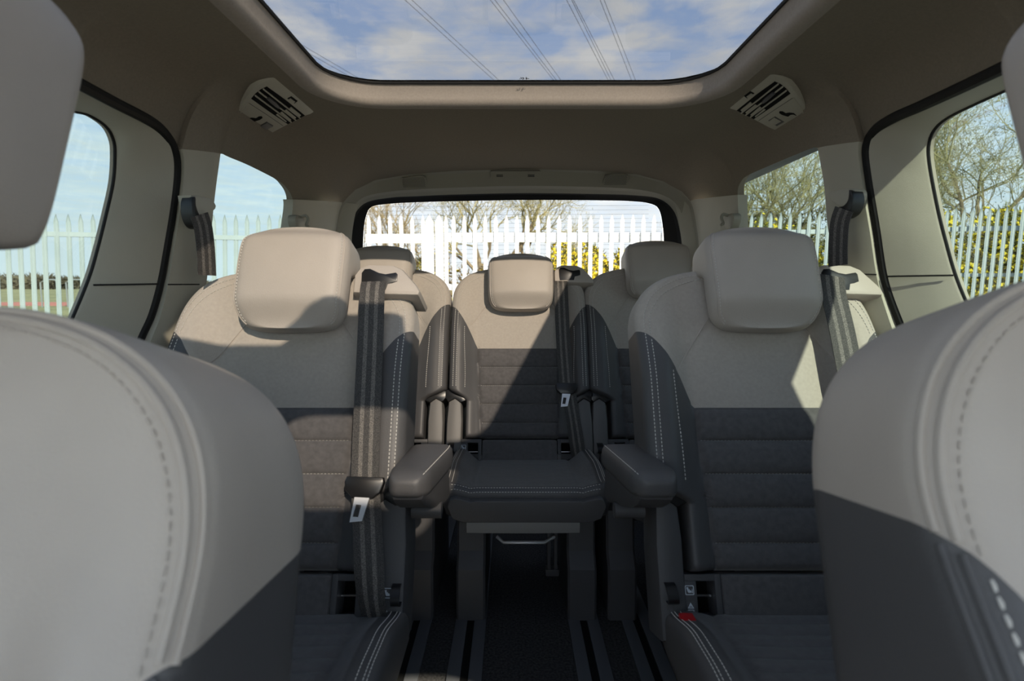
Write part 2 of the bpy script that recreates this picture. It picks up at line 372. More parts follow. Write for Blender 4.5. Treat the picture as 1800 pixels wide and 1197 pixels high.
def headrest(s, root):
    tb, tt = s.hr; wd = .121 if not s.front else .106; hx = s.hx; tm = (tb+tt)/2; H = (tt-tb)/2
    thick = .068
    def wf(t, d=0):
        q = min(.9999, abs(t-tm)/(H-d)); return (wd-d)*(1-.035*(1-(t-tb)/(tt-tb)))*(1-q**5.5)**(1/4.2)
    def nf(x, t):
        q = (t-tb)/(tt-tb); n = .074+.012*(1-(x/wd)**2)+.006*math.sin(math.pi*min(1, max(0, q)))
        n -= .030*(1-sst(0, .28, q))+.030*sst(.80, 1, q)**1.4; return n
    def nb(t):
        q = (t-tb)/(tt-tb); return (.022-.062*sst(.52, .66, q) if not s.front else -.055+.05*(1-sst(0, .12, q)))+.02*sst(.85, 1, q)
    rows = []
    for t in tm+H*np.sin(np.linspace(-math.pi/2, math.pi/2, 46))*.9995:
        w = max(.003, wf(t)); r = min(.026, w*.9); ring = []
        for x in np.r_[-w+r-r*np.sin(np.linspace(math.pi/2, 0, 6)), np.linspace(-w+r, w-r, 15)[1:-1], w-r+r*np.sin(np.linspace(0, math.pi/2, 6))]:
            n = nf(x, t)
            if abs(x) > w-r: n -= r*(1-math.sqrt(max(0, 1-((abs(x)-w+r)/r)**2)))
            ring.append((x, n))
        nl = min(ring[0][1], nf(0, t)-.004); b = min(nb(t), nl-.004); r2 = min(.02, (nl-b)*.45, w*.8)
        for q in (.5, 1): ring.append((w, nl+(b+r2-nl)*q))
        for q in np.linspace(0, math.pi/2, 5)[1:]: ring.append((w-r2+r2*math.cos(q), b+r2-r2*math.sin(q)))
        for x in np.linspace(w-r2, -w+r2, 7)[1:]: ring.append((x, b))
        for q in np.linspace(math.pi/2, 0, 5)[1:]: ring.append((-w+r2-r2*math.cos(q), b+r2-r2*math.sin(q)))
        ring.append((-w, nl+(b+r2-nl)*.5))
        rows.append([s.L(x+hx, t, n) for x, n in ring])
    h = MB().grid(rows, True, True, True).build('headrest', M_LEATHER, root, s.org, sharp=50)
    # welt seams at both sides of the front face and thread beside it
    def pt(x, t, off):
        w = wf(t); r = min(.026, w*.9); n = nf(x, t)
        if abs(x) > w-r: n -= r*(1-math.sqrt(max(0, 1-min(1, (abs(x)-w+r)/r)**2)))
        return s.L(x+hx, t, n+off)
    for sg in (-1, 1):
        pip = MB(); th = MB()
        ts = np.linspace(tb+.012, tt-.012, 40)
        pip.tube([pt(sg*(wf(t)-.0075), t, -.0002) for t in ts], .0021, 6)
        path = np.array([pt(sg*(wf(t)-.0125), t, .0004) for t in np.linspace(tb+.016, tt-.016, 60)]); d = np.r_[0, np.cumsum(np.linalg.norm(np.diff(path, axis=0), axis=1))]; u = 0
        while u < d[-1]-.004:
            a = [np.interp(u, d, path[:, k]) for k in range(3)]; b = [np.interp(u+.004, d, path[:, k]) for k in range(3)]
            th.tube([a, b], .001, 4); u += .007
        pip.build('piping', M_LEATHER, h, s.org); th.build('stitching', M_THREAD2, h, s.org)
    px_ = .03 if s.front else .055
    for sg in (-1, 1): MB().tube([s.L(sg*px_+hx, s.tt-.08, -.03), s.L(sg*px_+hx, tm+.03, -.02)], .0075, 10).build('headrest_post', M_BLACK, root, s.org)
    if not s.front: MB().box(s.L(-.11, s.tt-.03, -.058), s.L(.11, s.tt+.006, -.010), .006).build('headrest_socket', M_BLACK, root, s.org)
    return h
def make_seat(s, label, cat='car seat', arm=0, guide=True, cushion=True):
    root = empty('passenger_seat' if not s.front else 'front_seat', s.org); tag(root, label, cat, 'front seats' if s.front else 'seats in the cabin')
    m = s.backrest(); X = np.array([v[3] for v in m.v]); Tt = np.array([v[4] for v in m.v]); Nn = np.array([v[5] for v in m.v])
    bd = s.B(np.abs(X))-Tt
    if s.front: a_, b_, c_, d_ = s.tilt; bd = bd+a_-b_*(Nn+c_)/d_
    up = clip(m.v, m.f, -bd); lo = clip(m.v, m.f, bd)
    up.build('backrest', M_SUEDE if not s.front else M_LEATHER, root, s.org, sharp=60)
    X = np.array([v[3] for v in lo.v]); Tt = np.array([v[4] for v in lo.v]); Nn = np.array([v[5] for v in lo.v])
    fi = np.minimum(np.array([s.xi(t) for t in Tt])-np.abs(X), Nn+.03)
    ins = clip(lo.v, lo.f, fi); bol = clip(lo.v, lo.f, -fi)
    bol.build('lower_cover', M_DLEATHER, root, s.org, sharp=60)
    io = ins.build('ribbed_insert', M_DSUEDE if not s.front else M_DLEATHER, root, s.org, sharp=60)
    # stitching per side: double row at the outer edge, single inner row; rows along the ribs
    big = s.front
    arc = lambda d, lo_, n_: np.r_[np.linspace(lo_, s.tt-d-.03, n_), s.tt-d-.03+.03*np.sin(np.linspace(0, 1.5, 14))[1:]]
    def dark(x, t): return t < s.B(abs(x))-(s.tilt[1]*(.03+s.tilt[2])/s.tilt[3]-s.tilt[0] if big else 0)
    for sg in (-1, 1):
        st = MB(); sd = MB(); kw = dict(gap=.0095, ln=.0066, wd=.0026, th=.001, off=.0) if big else {}
        for d in ((.019,) if big else (.016, .027)):
            path = [(sg*max(.005, s.w(t, d)), t) for t in arc(d, .174, 60)]
            pa = [p for p in path if dark(*p)]; pb = [p for p in path if not dark(*p)]
            for q, tgt in ((pa, sd), (pb, st)):
                if len(q) > 2: m_ = s.stitch(q, **kw); tgt.add(m_.v, m_.f)
        st.build('stitching', M_THREAD2 if not big else M_LEATHER, root, s.org)
        if sd.v: sd.build('contrast_stitching', M_THREAD, root, s.org)
        if not big:
            s.stitch([(sg*(.196-.006*sst(.38, .2, t)), t) for t in np.linspace(.172, .395, 40)]).build('contrast_stitching', M_THREAD, root, s.org)
            MB().tube([s.surf(sg*(.185-(t-.392)*(.185-.098)/(.52-.392)), t, -.0002) for t in np.linspace(.396, .54, 24)], .0015, 6).build('seam', M_LEATHER, root, s.org)
        else:
            for nm, mm, sel in (('piping', M_LEATHER, False), ('dark_piping', M_DLEATHER, True)):
                pp = MB()
                for d, rr in ((.0112, .0036), (.0045, .0032)):
                    pl = [p for p in [(sg*max(.005, s.w(t, d)), t) for t in arc(d, .0, 90)] if dark(*p) == sel]
                    if len(pl) > 2: pp.tube([s.surf(x, t, -.0004) for x, t in pl], rr, 8)
                if pp.v: pp.build(nm, mm, root, s.org)
    if not big:
        for t in RIBS[1:5]:
            s.stitch([(x, t) for x in np.linspace(-s.xi(t)+.006, s.xi(t)-.006, 40)], gap=.0072, ln=.0044, wd=.0017, off=.0008).build('rib_stitching', mat('thread_grey', (.34, .33, .31), .8), io, s.org)
    headrest(s, root)
    if s.front: return root
    fn = lambda a, b, n: s.L(a, b, n)
    # belt guide on the right shoulder
    gsg = 1 if guide else -1
    bg = MB().prism([(gsg*a, b) for a, b in [(.130, .566), (.130, .608), (.142, .626), (.160, .634), (.215, .632), (.236, .622), (.268, .585), (.277, .570), (.274, .560), (.20, .562)]], fn, -.075, .034, .008)
    g = bg.build('belt_guide', M_LEATHER, root, s.org, sharp=40)
    gs = [(.148, .585), (.147, .612), (.153, .621), (.165, .622), (.185, .612), (.200, .609), (.222, .613), (.226, .609), (.226, .592), (.216, .588), (.206, .586), (.202, .572), (.150, .571)]
    gs = [(gsg*a, b) for a, b in gs]
    MB().prism(gs, fn, .030, .0355, .0015).build('belt_slot', M_BLACK, g, s.org)
    # lower back panel, pockets, side frames
    MB().prism(rrect(-.128, .128, -.083, -.006, .008, 3), fn, -.05, .006, .005).build('lower_pad', M_DSUEDE, root, s.org)
    for sg in (-1, 1):
        fr = MB()
        # C-shaped frame around the pocket
        fr.prism([(sg*a, b) for a, b in ((.1305, -.09), (.1305, -.004), (.142, -.004), (.142, -.09))], fn, -.06, .004, .001)
        fr.prism([(sg*a, b) for a, b in ((.142, -.016), (.142, -.004), (.200, -.004), (.200, -.016))], fn, -.06, .004, .001)
        fr.prism([(sg*a, b) for a, b in ((.142, -.09), (.142, -.080), (.178, -.080), (.178, -.09))], fn, -.06, .004, .001)
        fr.prism([(sg*a, b) for a, b in ((.178, -.09), (.178, -.016), (.206, -.016), (.206, -.09))], fn, -.06, .004, .001)
        fr.build('lower_frame', M_DPLAS, root, s.org)
    for sg in (-1, 1):
        p = MB().prism([(sg*a, b) for a, b in ((.140, -.086), (.140, -.01), (.18, -.01), (.18, -.086))], fn, -.062, -.045)
        p.build('anchor_pocket', M_VOID, root, s.org)
        MB().tube([s.L(sg*.144, -.045, -.02), s.L(sg*.176, -.045, -.02)], .003, 8).build('anchor_bar', M_STEEL, root, s.org)
        fx = .020 if arm == 1 and sg > 0 else 0
        prof = [(.200, -.12), (.200, .0), (.199, .06), (.203, .12), (.210, .142), (.222, .152), (.236+fx, .148), (.247+fx, .13), (.252+fx, .05), (.252+fx, -.12)]
        fm = MB().prism([(sg*a, b) for a, b in prof], fn, -.09, .012, .008)
        fo = fm.build('side_frame', M_GPLAS if s.Yb > 1.5 else M_DPLAS, root, s.org)
        cp = MB().prism([(sg*a, b) for a, b in ((.186, .128), (.196, .150), (.21, .166), (.245, .170), (.262, .160), (.262, .140), (.247, .122), (.225, .134), (.205, .120))], fn, -.1, .018, .006)
        cp.build('recliner_cap', M_BLACK, root, s.org)
    # labels on the left frame, buckle, pull loop
    fn2 = lambda a, b, n: s.L(a, b, n+.012)
    icon_child(s, root, lambda a, b, n: s.L(a, b, n+.004), (-.192, -.032), .017)
    icon_warn(s, root, lambda a, b, n: s.L(a, b, n+.004), (-.192, -.066), .02)
    for sg in (-1,):
        lp = [s.L(-.232, -.018, .012), s.L(-.232, -.024, .024), s.L(-.231, -.040, .034), s.L(-.230, -.052, .028), s.L(-.230, -.05, .012)]
        b, a_ = ribbon(resample(lp, 14), .020, (1, 0, 0), .002); b.build('pull_loop', M_BLACK, root, s.org)
    if arm == 1:   # left seat of the pair: labels and loop on the inner (right) side are seen instead
        icon_child(s, root, lambda a, b, n: s.L(a, b, n+.012), (.241, -.036), .018)
        icon_warn(s, root, lambda a, b, n: s.L(a, b, n+.012), (.241, -.078), .02)
        lp = [s.L(.258, -.02, .012), s.L(.258, -.026, .026), s.L(.259, -.044, .036), s.L(.260, -.056, .03), s.L(.260, -.052, .012)]
        b, a_ = ribbon(resample(lp, 14), .017, (1, 0, 0), .002); b.build('pull_loop', M_BLACK, root, s.org)
    bk = MB().box(s.O+np.array([-.214-.016, -.095, -.106]), s.O+np.array([-.214+.016, -.060, -.051]), .004)
    bo = bk.build('buckle', M_BLACK, root, s.org)
    MB().box(s.O+np.array([-.214-.013, -.094, -.056]), s.O+np.array([-.214+.013, -.062, -.044]), .003).build('release_button', M_RED, bo, s.org)
    if cushion: make_cushion(s, root)
    make_base(s, root)
    return root
def make_cushion(s, root):
    y1 = -.025; y0 = s.cush[0]; zr = s.cush[1]; zf = s.cush[2]; hw = s.cush[3]; low = s.cush[4]
    L = y1-y0; row2 = s.Yb < 1.5; O3 = s.O*[1, 1, 0]+np.array([s.cdx, 0, 0])
    def top(x, f):       # f 0 at the back, 1 at the front
        a = abs(x); z = zr+(zf-zr)*f
        z += (.010+.026*sst(.0, .35, f) if row2 else .038)*sst(.150, .205, a)*(1-sst(.50, 1.0, f)*.75)
        z -= .004*math.exp(-((a-.152)/.005)**2)
        if a < .15:
            ph = (f*L+.30*a*a)/.036; fr_ = ph-math.floor(ph); z += (.0045*(1-abs(2*fr_-1)**3)-.002)*(1 if row2 else .2)*(1-sst(.138, .15, a))*(1-sst(.72, .8, f))
        return z
    rows = []
    fs = np.r_[0, .004, .01, np.linspace(.02, .97, 90), 1-.03*(1-np.sin(np.linspace(0, math.pi/2, 9)))[1:]]
    for f in fs:
        e = max(0, (f-.90)/.10); w = hw*(1-.10*e**3); rt_ = .022; ring = []
        y = y1-L*f
        dz = .028*(1-math.sqrt(max(0, 1-max(0, (f-.95)/.05)**2)))
        if f < .01: dz += .015*(1-f/.01)
        for x in np.r_[-w+rt_-rt_*np.sin(np.linspace(math.pi/2, 0, 6)), np.linspace(-w+rt_, w-rt_, 61)[1:-1], w-rt_+rt_*np.sin(np.linspace(0, math.pi/2, 6))]:
            z = top(x, f)-dz
            if abs(x) > w-rt_: z -= rt_*(1-math.sqrt(max(0, 1-((abs(x)-w+rt_)/rt_)**2)))
            ring.append((x, z))
        zl = min(low+.05, ring[0][1]-.005); ring += [(w, zl), (w-.012, low+.012), (w-.04, low)]+[(x, low) for x in np.linspace(w-.06, -w+.06, 6)]+[(-w+.04, low), (-w+.012, low+.012), (-w, zl)]
        rows.append([list(O3+np.array([x, y, z]))+[x, f, z] for x, z in ring])
    nn = len(rows[0]); m = MB(); m.v = [p for r in rows for p in r]
    for j in range(len(rows)-1):
        for i in range(nn): k = (i+1) % nn; m.f.append([j*nn+i, j*nn+k, (j+1)*nn+k, (j+1)*nn+i])
    # rounded front face
    last = rows[-1]; zt = max(p[2] for p in last); zb = low
    pr = [last]
    for q in np.linspace(0, 1, 12)[1:]:
        row = []
        for p in last:
            x, f, z = p[3:]
            zz = zb+(z-zb)*(1-.0*q); bulge = .020*math.sin(math.pi*min(1, q))*0
            row.append([p[0]*(1-.0)+0, p[1]-.018*math.sin(q*math.pi/2), zb+.5*(zt-zb)+(z-zb-.5*(zt-zb))*(1-.16*q**2), x, 1+q, z])
        pr.append(row)
    o = len(m.v); 
    for r in pr[1:]: m.v += r
    base = [(len(rows)-1)*nn]+[o+k*nn for k in range(len(pr)-1)]
    for j in range(len(base)-1):
        for i in range(nn): k = (i+1) % nn; m.f.append([base[j]+i, base[j]+k, base[j+1]+k, base[j+1]+i])
    m.f.append([base[-1]+i for i in range(nn)]); m.f.append(list(range(nn))[::-1])
    X = np.array([v[3] for v in m.v]); Fv = np.array([v[4] for v in m.v]); Z = np.array([v[5] for v in m.v])
    tz = np.array([top(x, min(1, f)) for x, f in zip(X, Fv)])
    fi = np.minimum.reduce([.196-np.abs(X), .965-Fv, Z-tz+.05])
    a = clip(m.v, m.f, fi); b = clip(m.v, m.f, -fi)
    co = b.build('seat_cushion', M_DLEATHER, root, s.org, sharp=60)
    a.build('cushion_insert', M_DSUEDE, co, s.org, sharp=60)
    st = MB()
    def row(pts, st):
        p = np.array(pts); d = np.r_[0, np.cumsum(np.linalg.norm(np.diff(p, axis=0), axis=1))]; u = 0
        while u < d[-1]-.005:
            q = [np.interp(u, d, p[:, k]) for k in range(3)]; r = [np.interp(u+.0048, d, p[:, k]) for k in range(3)]
            st.tube([q, r], .0009, 4); u += .0078
    def P3(x, f, e=0):
        dz = .028*(1-math.sqrt(max(0, 1-max(0, (f-.95)/.05)**2))); w = hw*(1-.10*max(0, (f-.90)/.10)**3); z = top(x, f)-dz
        if abs(x) > w-.022: z -= .022*(1-math.sqrt(max(0, 1-min(1, (abs(x)-w+.022)/.022)**2)))
        return O3+np.array([x, y1-L*f, z+.0008])
    row([P3(x, .972) for x in np.linspace(-hw+.03, hw-.03, 50)], st)
    row([P3(x, .992)+np.array([0, -.001, 0]) for x in np.linspace(-hw+.03, hw-.03, 50)], st)
    st.build('front_stitching', M_THREAD, co, s.org)
    for sg in (-1, 1):
        s2 = MB()
        for d in (.030, .008, .014): row([P3(sg*(hw-d if d > .02 else hw-.0135-(d-.008)*.9), f) for f in np.linspace(.03, .95, 60)], s2)
        s2.build('stitching', M_THREAD, co, s.org)
def make_base(s, root):
    low = s.cush[4]; yF = s.base_y; o = s.O*[1, 1, 0]
    pan = MB().box(o+np.array([-.19, yF+.03, low-.03]), o+np.array([.19, -.0, low+.004]), .008); pan.build('seat_pan', M_DPLAS, root, s.org)
    for xl in s.legs:
        # two-stepped leg cover reaching the rail
        m = MB(); hw = .040
        prof = [(yF+.012, low+.01), (yF-.004, low-.10), (yF-.036, low-.140), (yF-.045, .012), (yF-.045, .004), (-.02, .004), (-.02, low+.01)]
        rows = []
        for x, ins in ((-hw, .006), (-hw+.006, 0), (hw-.006, 0), (hw, .006)):
            rows.append([o+np.array([xl+x, y+(ins if y < -.1 else -ins), z-(ins*.5 if z > .1 else 0)]) for y, z in prof])
        m.grid(rows, True, True, True); m.build('leg', M_DPLAS, root, s.org, sharp=25)
    if s.legs_bars:
        br = MB()
        x0, x1 = s.legs[0]+.04, s.legs[1]-.04
        br.tube([o+np.array([x0, yF+.10, low-.065]), o+np.array([x1, yF+.10, low-.065])], .004, 8)
        br.tube([o+np.array([x0, yF+.17, low-.06]), o+np.array([x1-.05, yF+.17, low-.06])], .003, 8)
        br.tube([o+np.array([x0+.03, yF+.05, low-.085]), o+np.array([x0+.05, yF+.035, low-.095]), o+np.array([x1-.06, yF+.035, low-.095]), o+np.array([x1-.03, yF+.05, low-.085])], .005, 8)
        br.build('cross_bar', mat('bright_bar', (.8, .81, .83), .3, metal=.55), root, s.org)
        lm = MB().box(o+np.array([x1-.05, yF+.07, low-.20]), o+np.array([x1-.04, yF+.09, low-.05]), .002).box(o+np.array([x1-.03, yF+.07, low-.20]), o+np.array([x1-.02, yF+.09, low-.05]), .002)
        lm.box(o+np.array([x1-.055, yF+.065, low-.215]), o+np.array([x1-.015, yF+.095, low-.195]), .003)
        lm.build('lock_mechanism', M_DPLAS, root, s.org)
        rows = []
        for y, z in ((yF+.01, low-.003), (yF-.008, low-.006), (yF-.016, low-.026), (yF-.012, low-.044), (yF-.002, low-.044), (yF+.0, low-.012)):
            rows.append([o+np.array([x, y-.004*math.cos((x)/.155*1.4), z]) for x in np.linspace(-.152, .162, 13)])
        MB().grid([list(r) for r in zip(*rows)], True, True, True).build('front_handle_bar', mat('handle_plastic', (.27, .265, .26), .5, .2, 500), root, s.org)
def armrest(s, root, sgn, top_px, dat):
    """padded armrest on the inner side: x0 (outer), x1 (inner) at the back, narrowing to the front"""
    xa, xb, xf, yb, yf, z, zb = dat
    rows = []
    for f in np.r_[0, np.linspace(.02, .8, 10), .8+.2*np.sin(np.linspace(0, math.pi/2, 14))[1:]]:
        y = yb+(yf-yb)*f; e = max(0, (f-.8)/.2); sh = math.sqrt(max(0.0, 1-e**2)); sh = max(.05, sh)
        A = xa+(xf[0]-xa)*f; Bx = xb+(xf[1]-xb)*max(0, f-.1)/.9
        c = (A+Bx)/2; hw = (Bx-A)/2*(.42+.58*sh); zz = z+.008*f; dz = .020*(1-sh); ring = []
        sec = [(-1, -.5), (-1, .2), (-.97, .62), (-.88, .88), (-.7, 1), (-.3, 1.04), (.3, 1.04), (.7, 1), (.88, .88), (.97, .62), (1, .2), (1, -.5), (.9, -.85), (.6, -1), (-.6, -1), (-.9, -.85)]
        H = .026*(.30+.70*sh)
        for a, b in sec: ring.append(np.array([c+a*hw, y, zz-.026-dz*.2+b*H]))
        rows.append(ring)
    ar = MB().grid(rows, True, True, True).build('armrest', M_DLEATHER, root, s.org, sharp=50)
    lo = []
    for f, zl in ((0, -.125), (.25, -.112), (.5, -.095), (.72, -.078), (.86, -.06), (.93, -.045)):
        y = yb+(yf-yb)*f; A = xa+(xf[0]-xa)*f; Bx = xb+(xf[1]-xb)*max(0, f-.1)/.9; c = (A+Bx)/2; hw = (Bx-A)/2*.82
        lo.append([np.array([c+a*hw, y, z+b]) for a, b in ((-1, -.035), (-1, zl+.012), (-.8, zl), (.8, zl), (1, zl+.012), (1, -.035))])
    MB().grid(lo, True, True, True).build('armrest_shell', M_DPLAS, ar, s.org)
    xm = (xa+xb)/2
    MB().tube([np.array([xm-.03, yb+(yf-yb)*.35, z-.115]), np.array([xm+.03, yb+(yf-yb)*.35, z-.115])], .016, 14).build('armrest_pivot', M_DPLAS, ar, s.org)
    st = MB(); pts = []
    for f in np.linspace(0, .93, 40):
        A = xa+(xf[0]-xa)*f; Bx = xb+(xf[1]-xb)*max(0, f-.1)/.9; y = yb+(yf-yb)*f; e = max(0, (f-.8)/.2); sh = max(.05, math.sqrt(1-e**2)); c = (A+Bx)/2; hw = (Bx-A)/2*(.42+.58*sh)
        pts.append(np.array([c+(1 if sgn > 0 else -1)*.86*hw, y, z+.008*f-.026-.004*(1-sh)+.90*.026*(.30+.70*sh)+.0008]))
    p = np.array(pts); d = np.r_[0, np.cumsum(np.linalg.norm(np.diff(p, axis=0), axis=1))]; u = 0
    while u < d[-1]-.005:
        q = [np.interp(u, d, p[:, k]) for k in range(3)]; r = [np.interp(u+.0045, d, p[:, k]) for k in range(3)]; st.tube([q, r], .0008, 4); u += .0075
    st.build('stitching', M_THREAD, ar, s.org)
def belt_on(s, root, upper, width, tongue, lower, tilt=0):
    """webbing from the guide slot down the backrest, sliding tongue and the lower run; all (px,py,n)"""
    up = resample([s.W(*p) for p in upper], 40); b, at = ribbon(up, width, (1, 0, -tilt)); bo = b.build('seat_belt', M_BELT, root, s.org, attr=at, sharp=60)
    if tongue:
        px, py, n = tongue; x, t = s.Q(px, py, n); c = (x, t)
        fn = lambda a, b_, nn: s.L(x+a, t+b_, n+nn)
        hd = MB().prism([(-.038, .012), (-.035, -.004), (-.022, -.017), (.018, -.019), (.032, -.008), (.038, .010), (.036, .020), (-.034, .022)], fn, -.006, .010, .004).build('tongue_grip', M_BLACK, bo, s.org)
        pl = [(-.016, -.016), (.012, -.018), (.006, -.030), (.001, -.052), (-.004, -.062), (-.022, -.062), (-.024, -.055), (-.018, -.034)]
        o_ = np.array(pl); c_ = o_.mean(0)+np.array([0, -.006]); i_ = [(-.0125, -.030), (-.002, -.031), (-.0065, -.053), (-.0170, -.052)]
        out = [(-.016, -.016), (.012, -.018), (.001, -.060), (-.022, -.062)]
        m = MB()
        for k in range(4):
            a, b_ = out[k], out[(k+1) % 4]; e, f_ = i_[k], i_[(k+1) % 4]
            m.prism([a, b_, f_, e], fn, .004, .0075)
        m.build('tongue_plate', mat('tongue_steel', (.78, .80, .84), .35, metal=.35), bo, s.org)
    if lower:
        lo = resample([s.W(*p) for p in lower], 40); sd = [(1, .25*math.sin(i*.12), -.12) for i in range(40)]
        b, at = ribbon(lo, width, sd); b.build('lap_belt', M_BELT, root, s.org, attr=at, sharp=60)
L2 = Seat(-.497, 1.0, .3705); R2 = Seat(.512, 1.0, .3705)
M3 = Seat(.006, 1.82, .403, w0=.247, hr=(.452, .668)); L3 = Seat(-.51, 1.82, .403, hr=(.49, .70)); R3 = Seat(.51, 1.82, .403, hr=(.50, .72))
L2.cdx = .035; M3.cdx = .014
for s_ in (L2, R2): s_.cush = (-.42, .300, .335, .245, .20); s_.base_y = -.40; s_.legs = (-.13, .15); s_.legs_bars = False
for s_ in (L3, R3): s_.cush = (-.40, .33, .375, .235, .285); s_.base_y = -.365; s_.legs = (-.225, .232); s_.legs_bars = False
M3.cush = (-.40, .335, .378, .236, .285); M3.base_y = -.365; M3.legs = (-.14, .168); M3.legs_bars = True
rl2 = make_seat(L2, 'second row seat behind the left front seat, steel buckle plate hanging on its belt', arm=1)
armrest(L2, rl2, 1, None, (-.238, -.147, (-.246, -.172), 1.13, .925, .585, 0))
belt_on(L2, rl2, [(657, 495, .038), (654, 520, .047), (650, 620, .05), (644, 760, .055), (641, 858, .055)], .054, (641, 858, .055),
        [(643, 868, .05), (646, 930, .05), (649, 1000, .052), (652, 1050, .045), (658, 1085, .03)])
rr2 = make_seat(R2, 'second row seat behind the right front seat, mostly in shade, armrest on its left', arm=-1)
armrest(R2, rr2, -1, None, (.172, .262, (.198, .284), 1.13, .925, .585, 0))
belt_on(R2, rr2, [(1462, 485, .038), (1466, 520, .045), (1480, 580, .045), (1500, 680, .045), (1530, 800, .045), (1560, 900, .03)], .054, None, None)
rm3 = make_seat(M3, 'middle seat of the back row, black belt hanging down its right side')
belt_on(M3, rm3, [(985, 494, .036), (986, 510, .046), (990, 600, .047), (996, 682, .05)], .050, (996, 684, .05),
        [(1000, 692, .045), (1008, 740, .045), (1014, 780, .03), (1018, 806, .01)])
rl3 = make_seat(L3, 'back row seat left of the middle one, half hidden behind the sunlit seat', guide=False)
rr3 = make_seat(R3, 'back row seat right of the middle one, half hidden behind the shaded seat')
FL = Seat(-.505, .175, .205, w0=.274, k=.34, tt=.748, th=.215, hr=(.782, 1.05), front=True, bound=.045, r=.03)
FR = Seat(.515, .175, .262, w0=.262, k=.34, tt=.722, th=.165, hr=(.70, .97), front=True, bound=.075, r=.03)
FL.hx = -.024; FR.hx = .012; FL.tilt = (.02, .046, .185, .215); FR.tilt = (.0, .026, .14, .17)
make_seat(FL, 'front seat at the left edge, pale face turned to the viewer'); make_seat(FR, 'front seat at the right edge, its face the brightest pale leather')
# ================================================================== CABIN SHELL
def loft_px(curves, n, name, m, sharp=45):
    """curves: list of 3-D polylines, resampled to n points and joined as one skin"""
    rows = [resample(c, n) for c in curves]; return MB().grid(rows).build(name, m, None, (0, 0, 0), sharp)
def sd_rr(x, y, cx, cy, hx, hy, r):
    qx = np.abs(x-cx)-hx+r; qy = np.abs(y-cy)-hy+r
    return np.minimum(np.maximum(qx, qy), 0)+np.hypot(np.maximum(qx, 0), np.maximum(qy, 0))-r
SR = dict(x=.468, y0=.16, y1=1.40, r=.13)
def sd_roof(x, y):
    d = sd_rr(x, y, 0, (SR['y0']+SR['y1'])/2, SR['x'], (SR['y1']-SR['y0'])/2, SR['r'])
    c = sd_rr(x, y, -.03, SR['y0']+.0, .12, .13, .08)    # overhead console pushes into the opening
    return np.maximum(d, -c)
H0 = [(586, 520), (588, 440), (590, 400), (600, 358), (625, 335), (660, 318), (720, 308), (800, 302), (920, 298), (1050, 302), (1120, 308), (1165, 320), (1198, 338), (1216, 355), (1226, 400), (1230, 440), (1232, 520)]
_h = np.array([PY(x, y, 2.18) for x, y in H0[2:-2]]); _hx, _hz = _h[:, 0], _h[:, 2]
def sd_front(x, y): return sd_rr(x, y, .17, -.235, .25, .235, .05)  # unseen roof opening, added and placed to light the left second row seat
def zc(x, Y):
    a = abs(x); s = sst(1.45, 2.2, Y); a0 = .52-.10*s; ex = 1.8+.2*s
    z = 1.374+.006*s
    if a > a0: z -= (.128+.05*s)*((a-a0)/(.26+.02*s))**ex
    z -= .12*(1-sst(-.80, -.40, Y))
    if Y > 1.85:
        q = sst(1.85, 2.175, Y); xx = min(a, .665); z = z*(1-q)+q*(float(np.interp(math.copysign(xx, x), _hx, _hz))+.003-1.1*max(0, a-.665))
    return z
# headliner
xs = np.linspace(-.80, .80, 121); ys = np.r_[np.linspace(-.80, 2.18, 190)]
V = [[x, y, zc(x, y)] for y in ys for x in xs]; Fc = [[j*121+i, j*121+i+1, (j+1)*121+i+1, (j+1)*121+i] for j in range(189) for i in range(120)]
A = np.array(V); dist = sd_roof(A[:, 0], A[:, 1])
hl = clip(V, Fc, np.minimum.reduce([dist-.030, sd_front(A[:, 0], A[:, 1])-.01, np.where(A[:, 1] < .12, .75-np.abs(A[:, 0]), 1), np.where(A[:, 1] > .12, .517-np.abs(A[:, 0]), 1)]))
ceil = struct(hl.build('ceiling', M_HEAD, None), 'headliner of the cabin around the roof window')
# lip of the roof window: rolled down edge then upright wall to the glass
ang = []
def roof_outline(off, n=160):
    """closed outline at distance off from the opening edge"""
    pts = []
    for k in range(n):
        t = 2*math.pi*k/n; lo, hi = 0.0, 1.6; c = np.array([0, .85]); dr = np.array([math.cos(t), math.sin(t)])
        for _ in range(40):
            mdl = (lo+hi)/2; p = c+dr*mdl
            if sd_roof(p[0], p[1]) < off: lo = mdl
            else: hi = mdl
        pts.append(c+dr*lo)
    return pts
rows = []
for off, dz in ((.034, .0), (.026, -.001), (.016, -.003), (.008, -.0005), (.002, .006), (-.001, .015), (-.001, .046), (-.006, .05)):
    rows.append([(p[0], p[1], (zc(*p)+dz) if dz < .04 else 1.374+dz) for p in roof_outline(off)])
lip = MB().grid(rows, True).build('trim_1', M_HEAD_SUNLIT, None, sharp=60); struct(lip, 'rolled headliner edge round the roof window')
o1 = roof_outline(-.006); o2 = roof_outline(-.0078); o3 = roof_outline(.06)
rub = MB().grid([[(*p, 1.421) for p in o3], [(*p, 1.421) for p in o1], [(*p, 1.4245) for p in o2], [(*p, 1.4262) for p in o2]], True).build('trim_2', M_RUBBER); struct(rub, 'black rubber edge of the roof window')
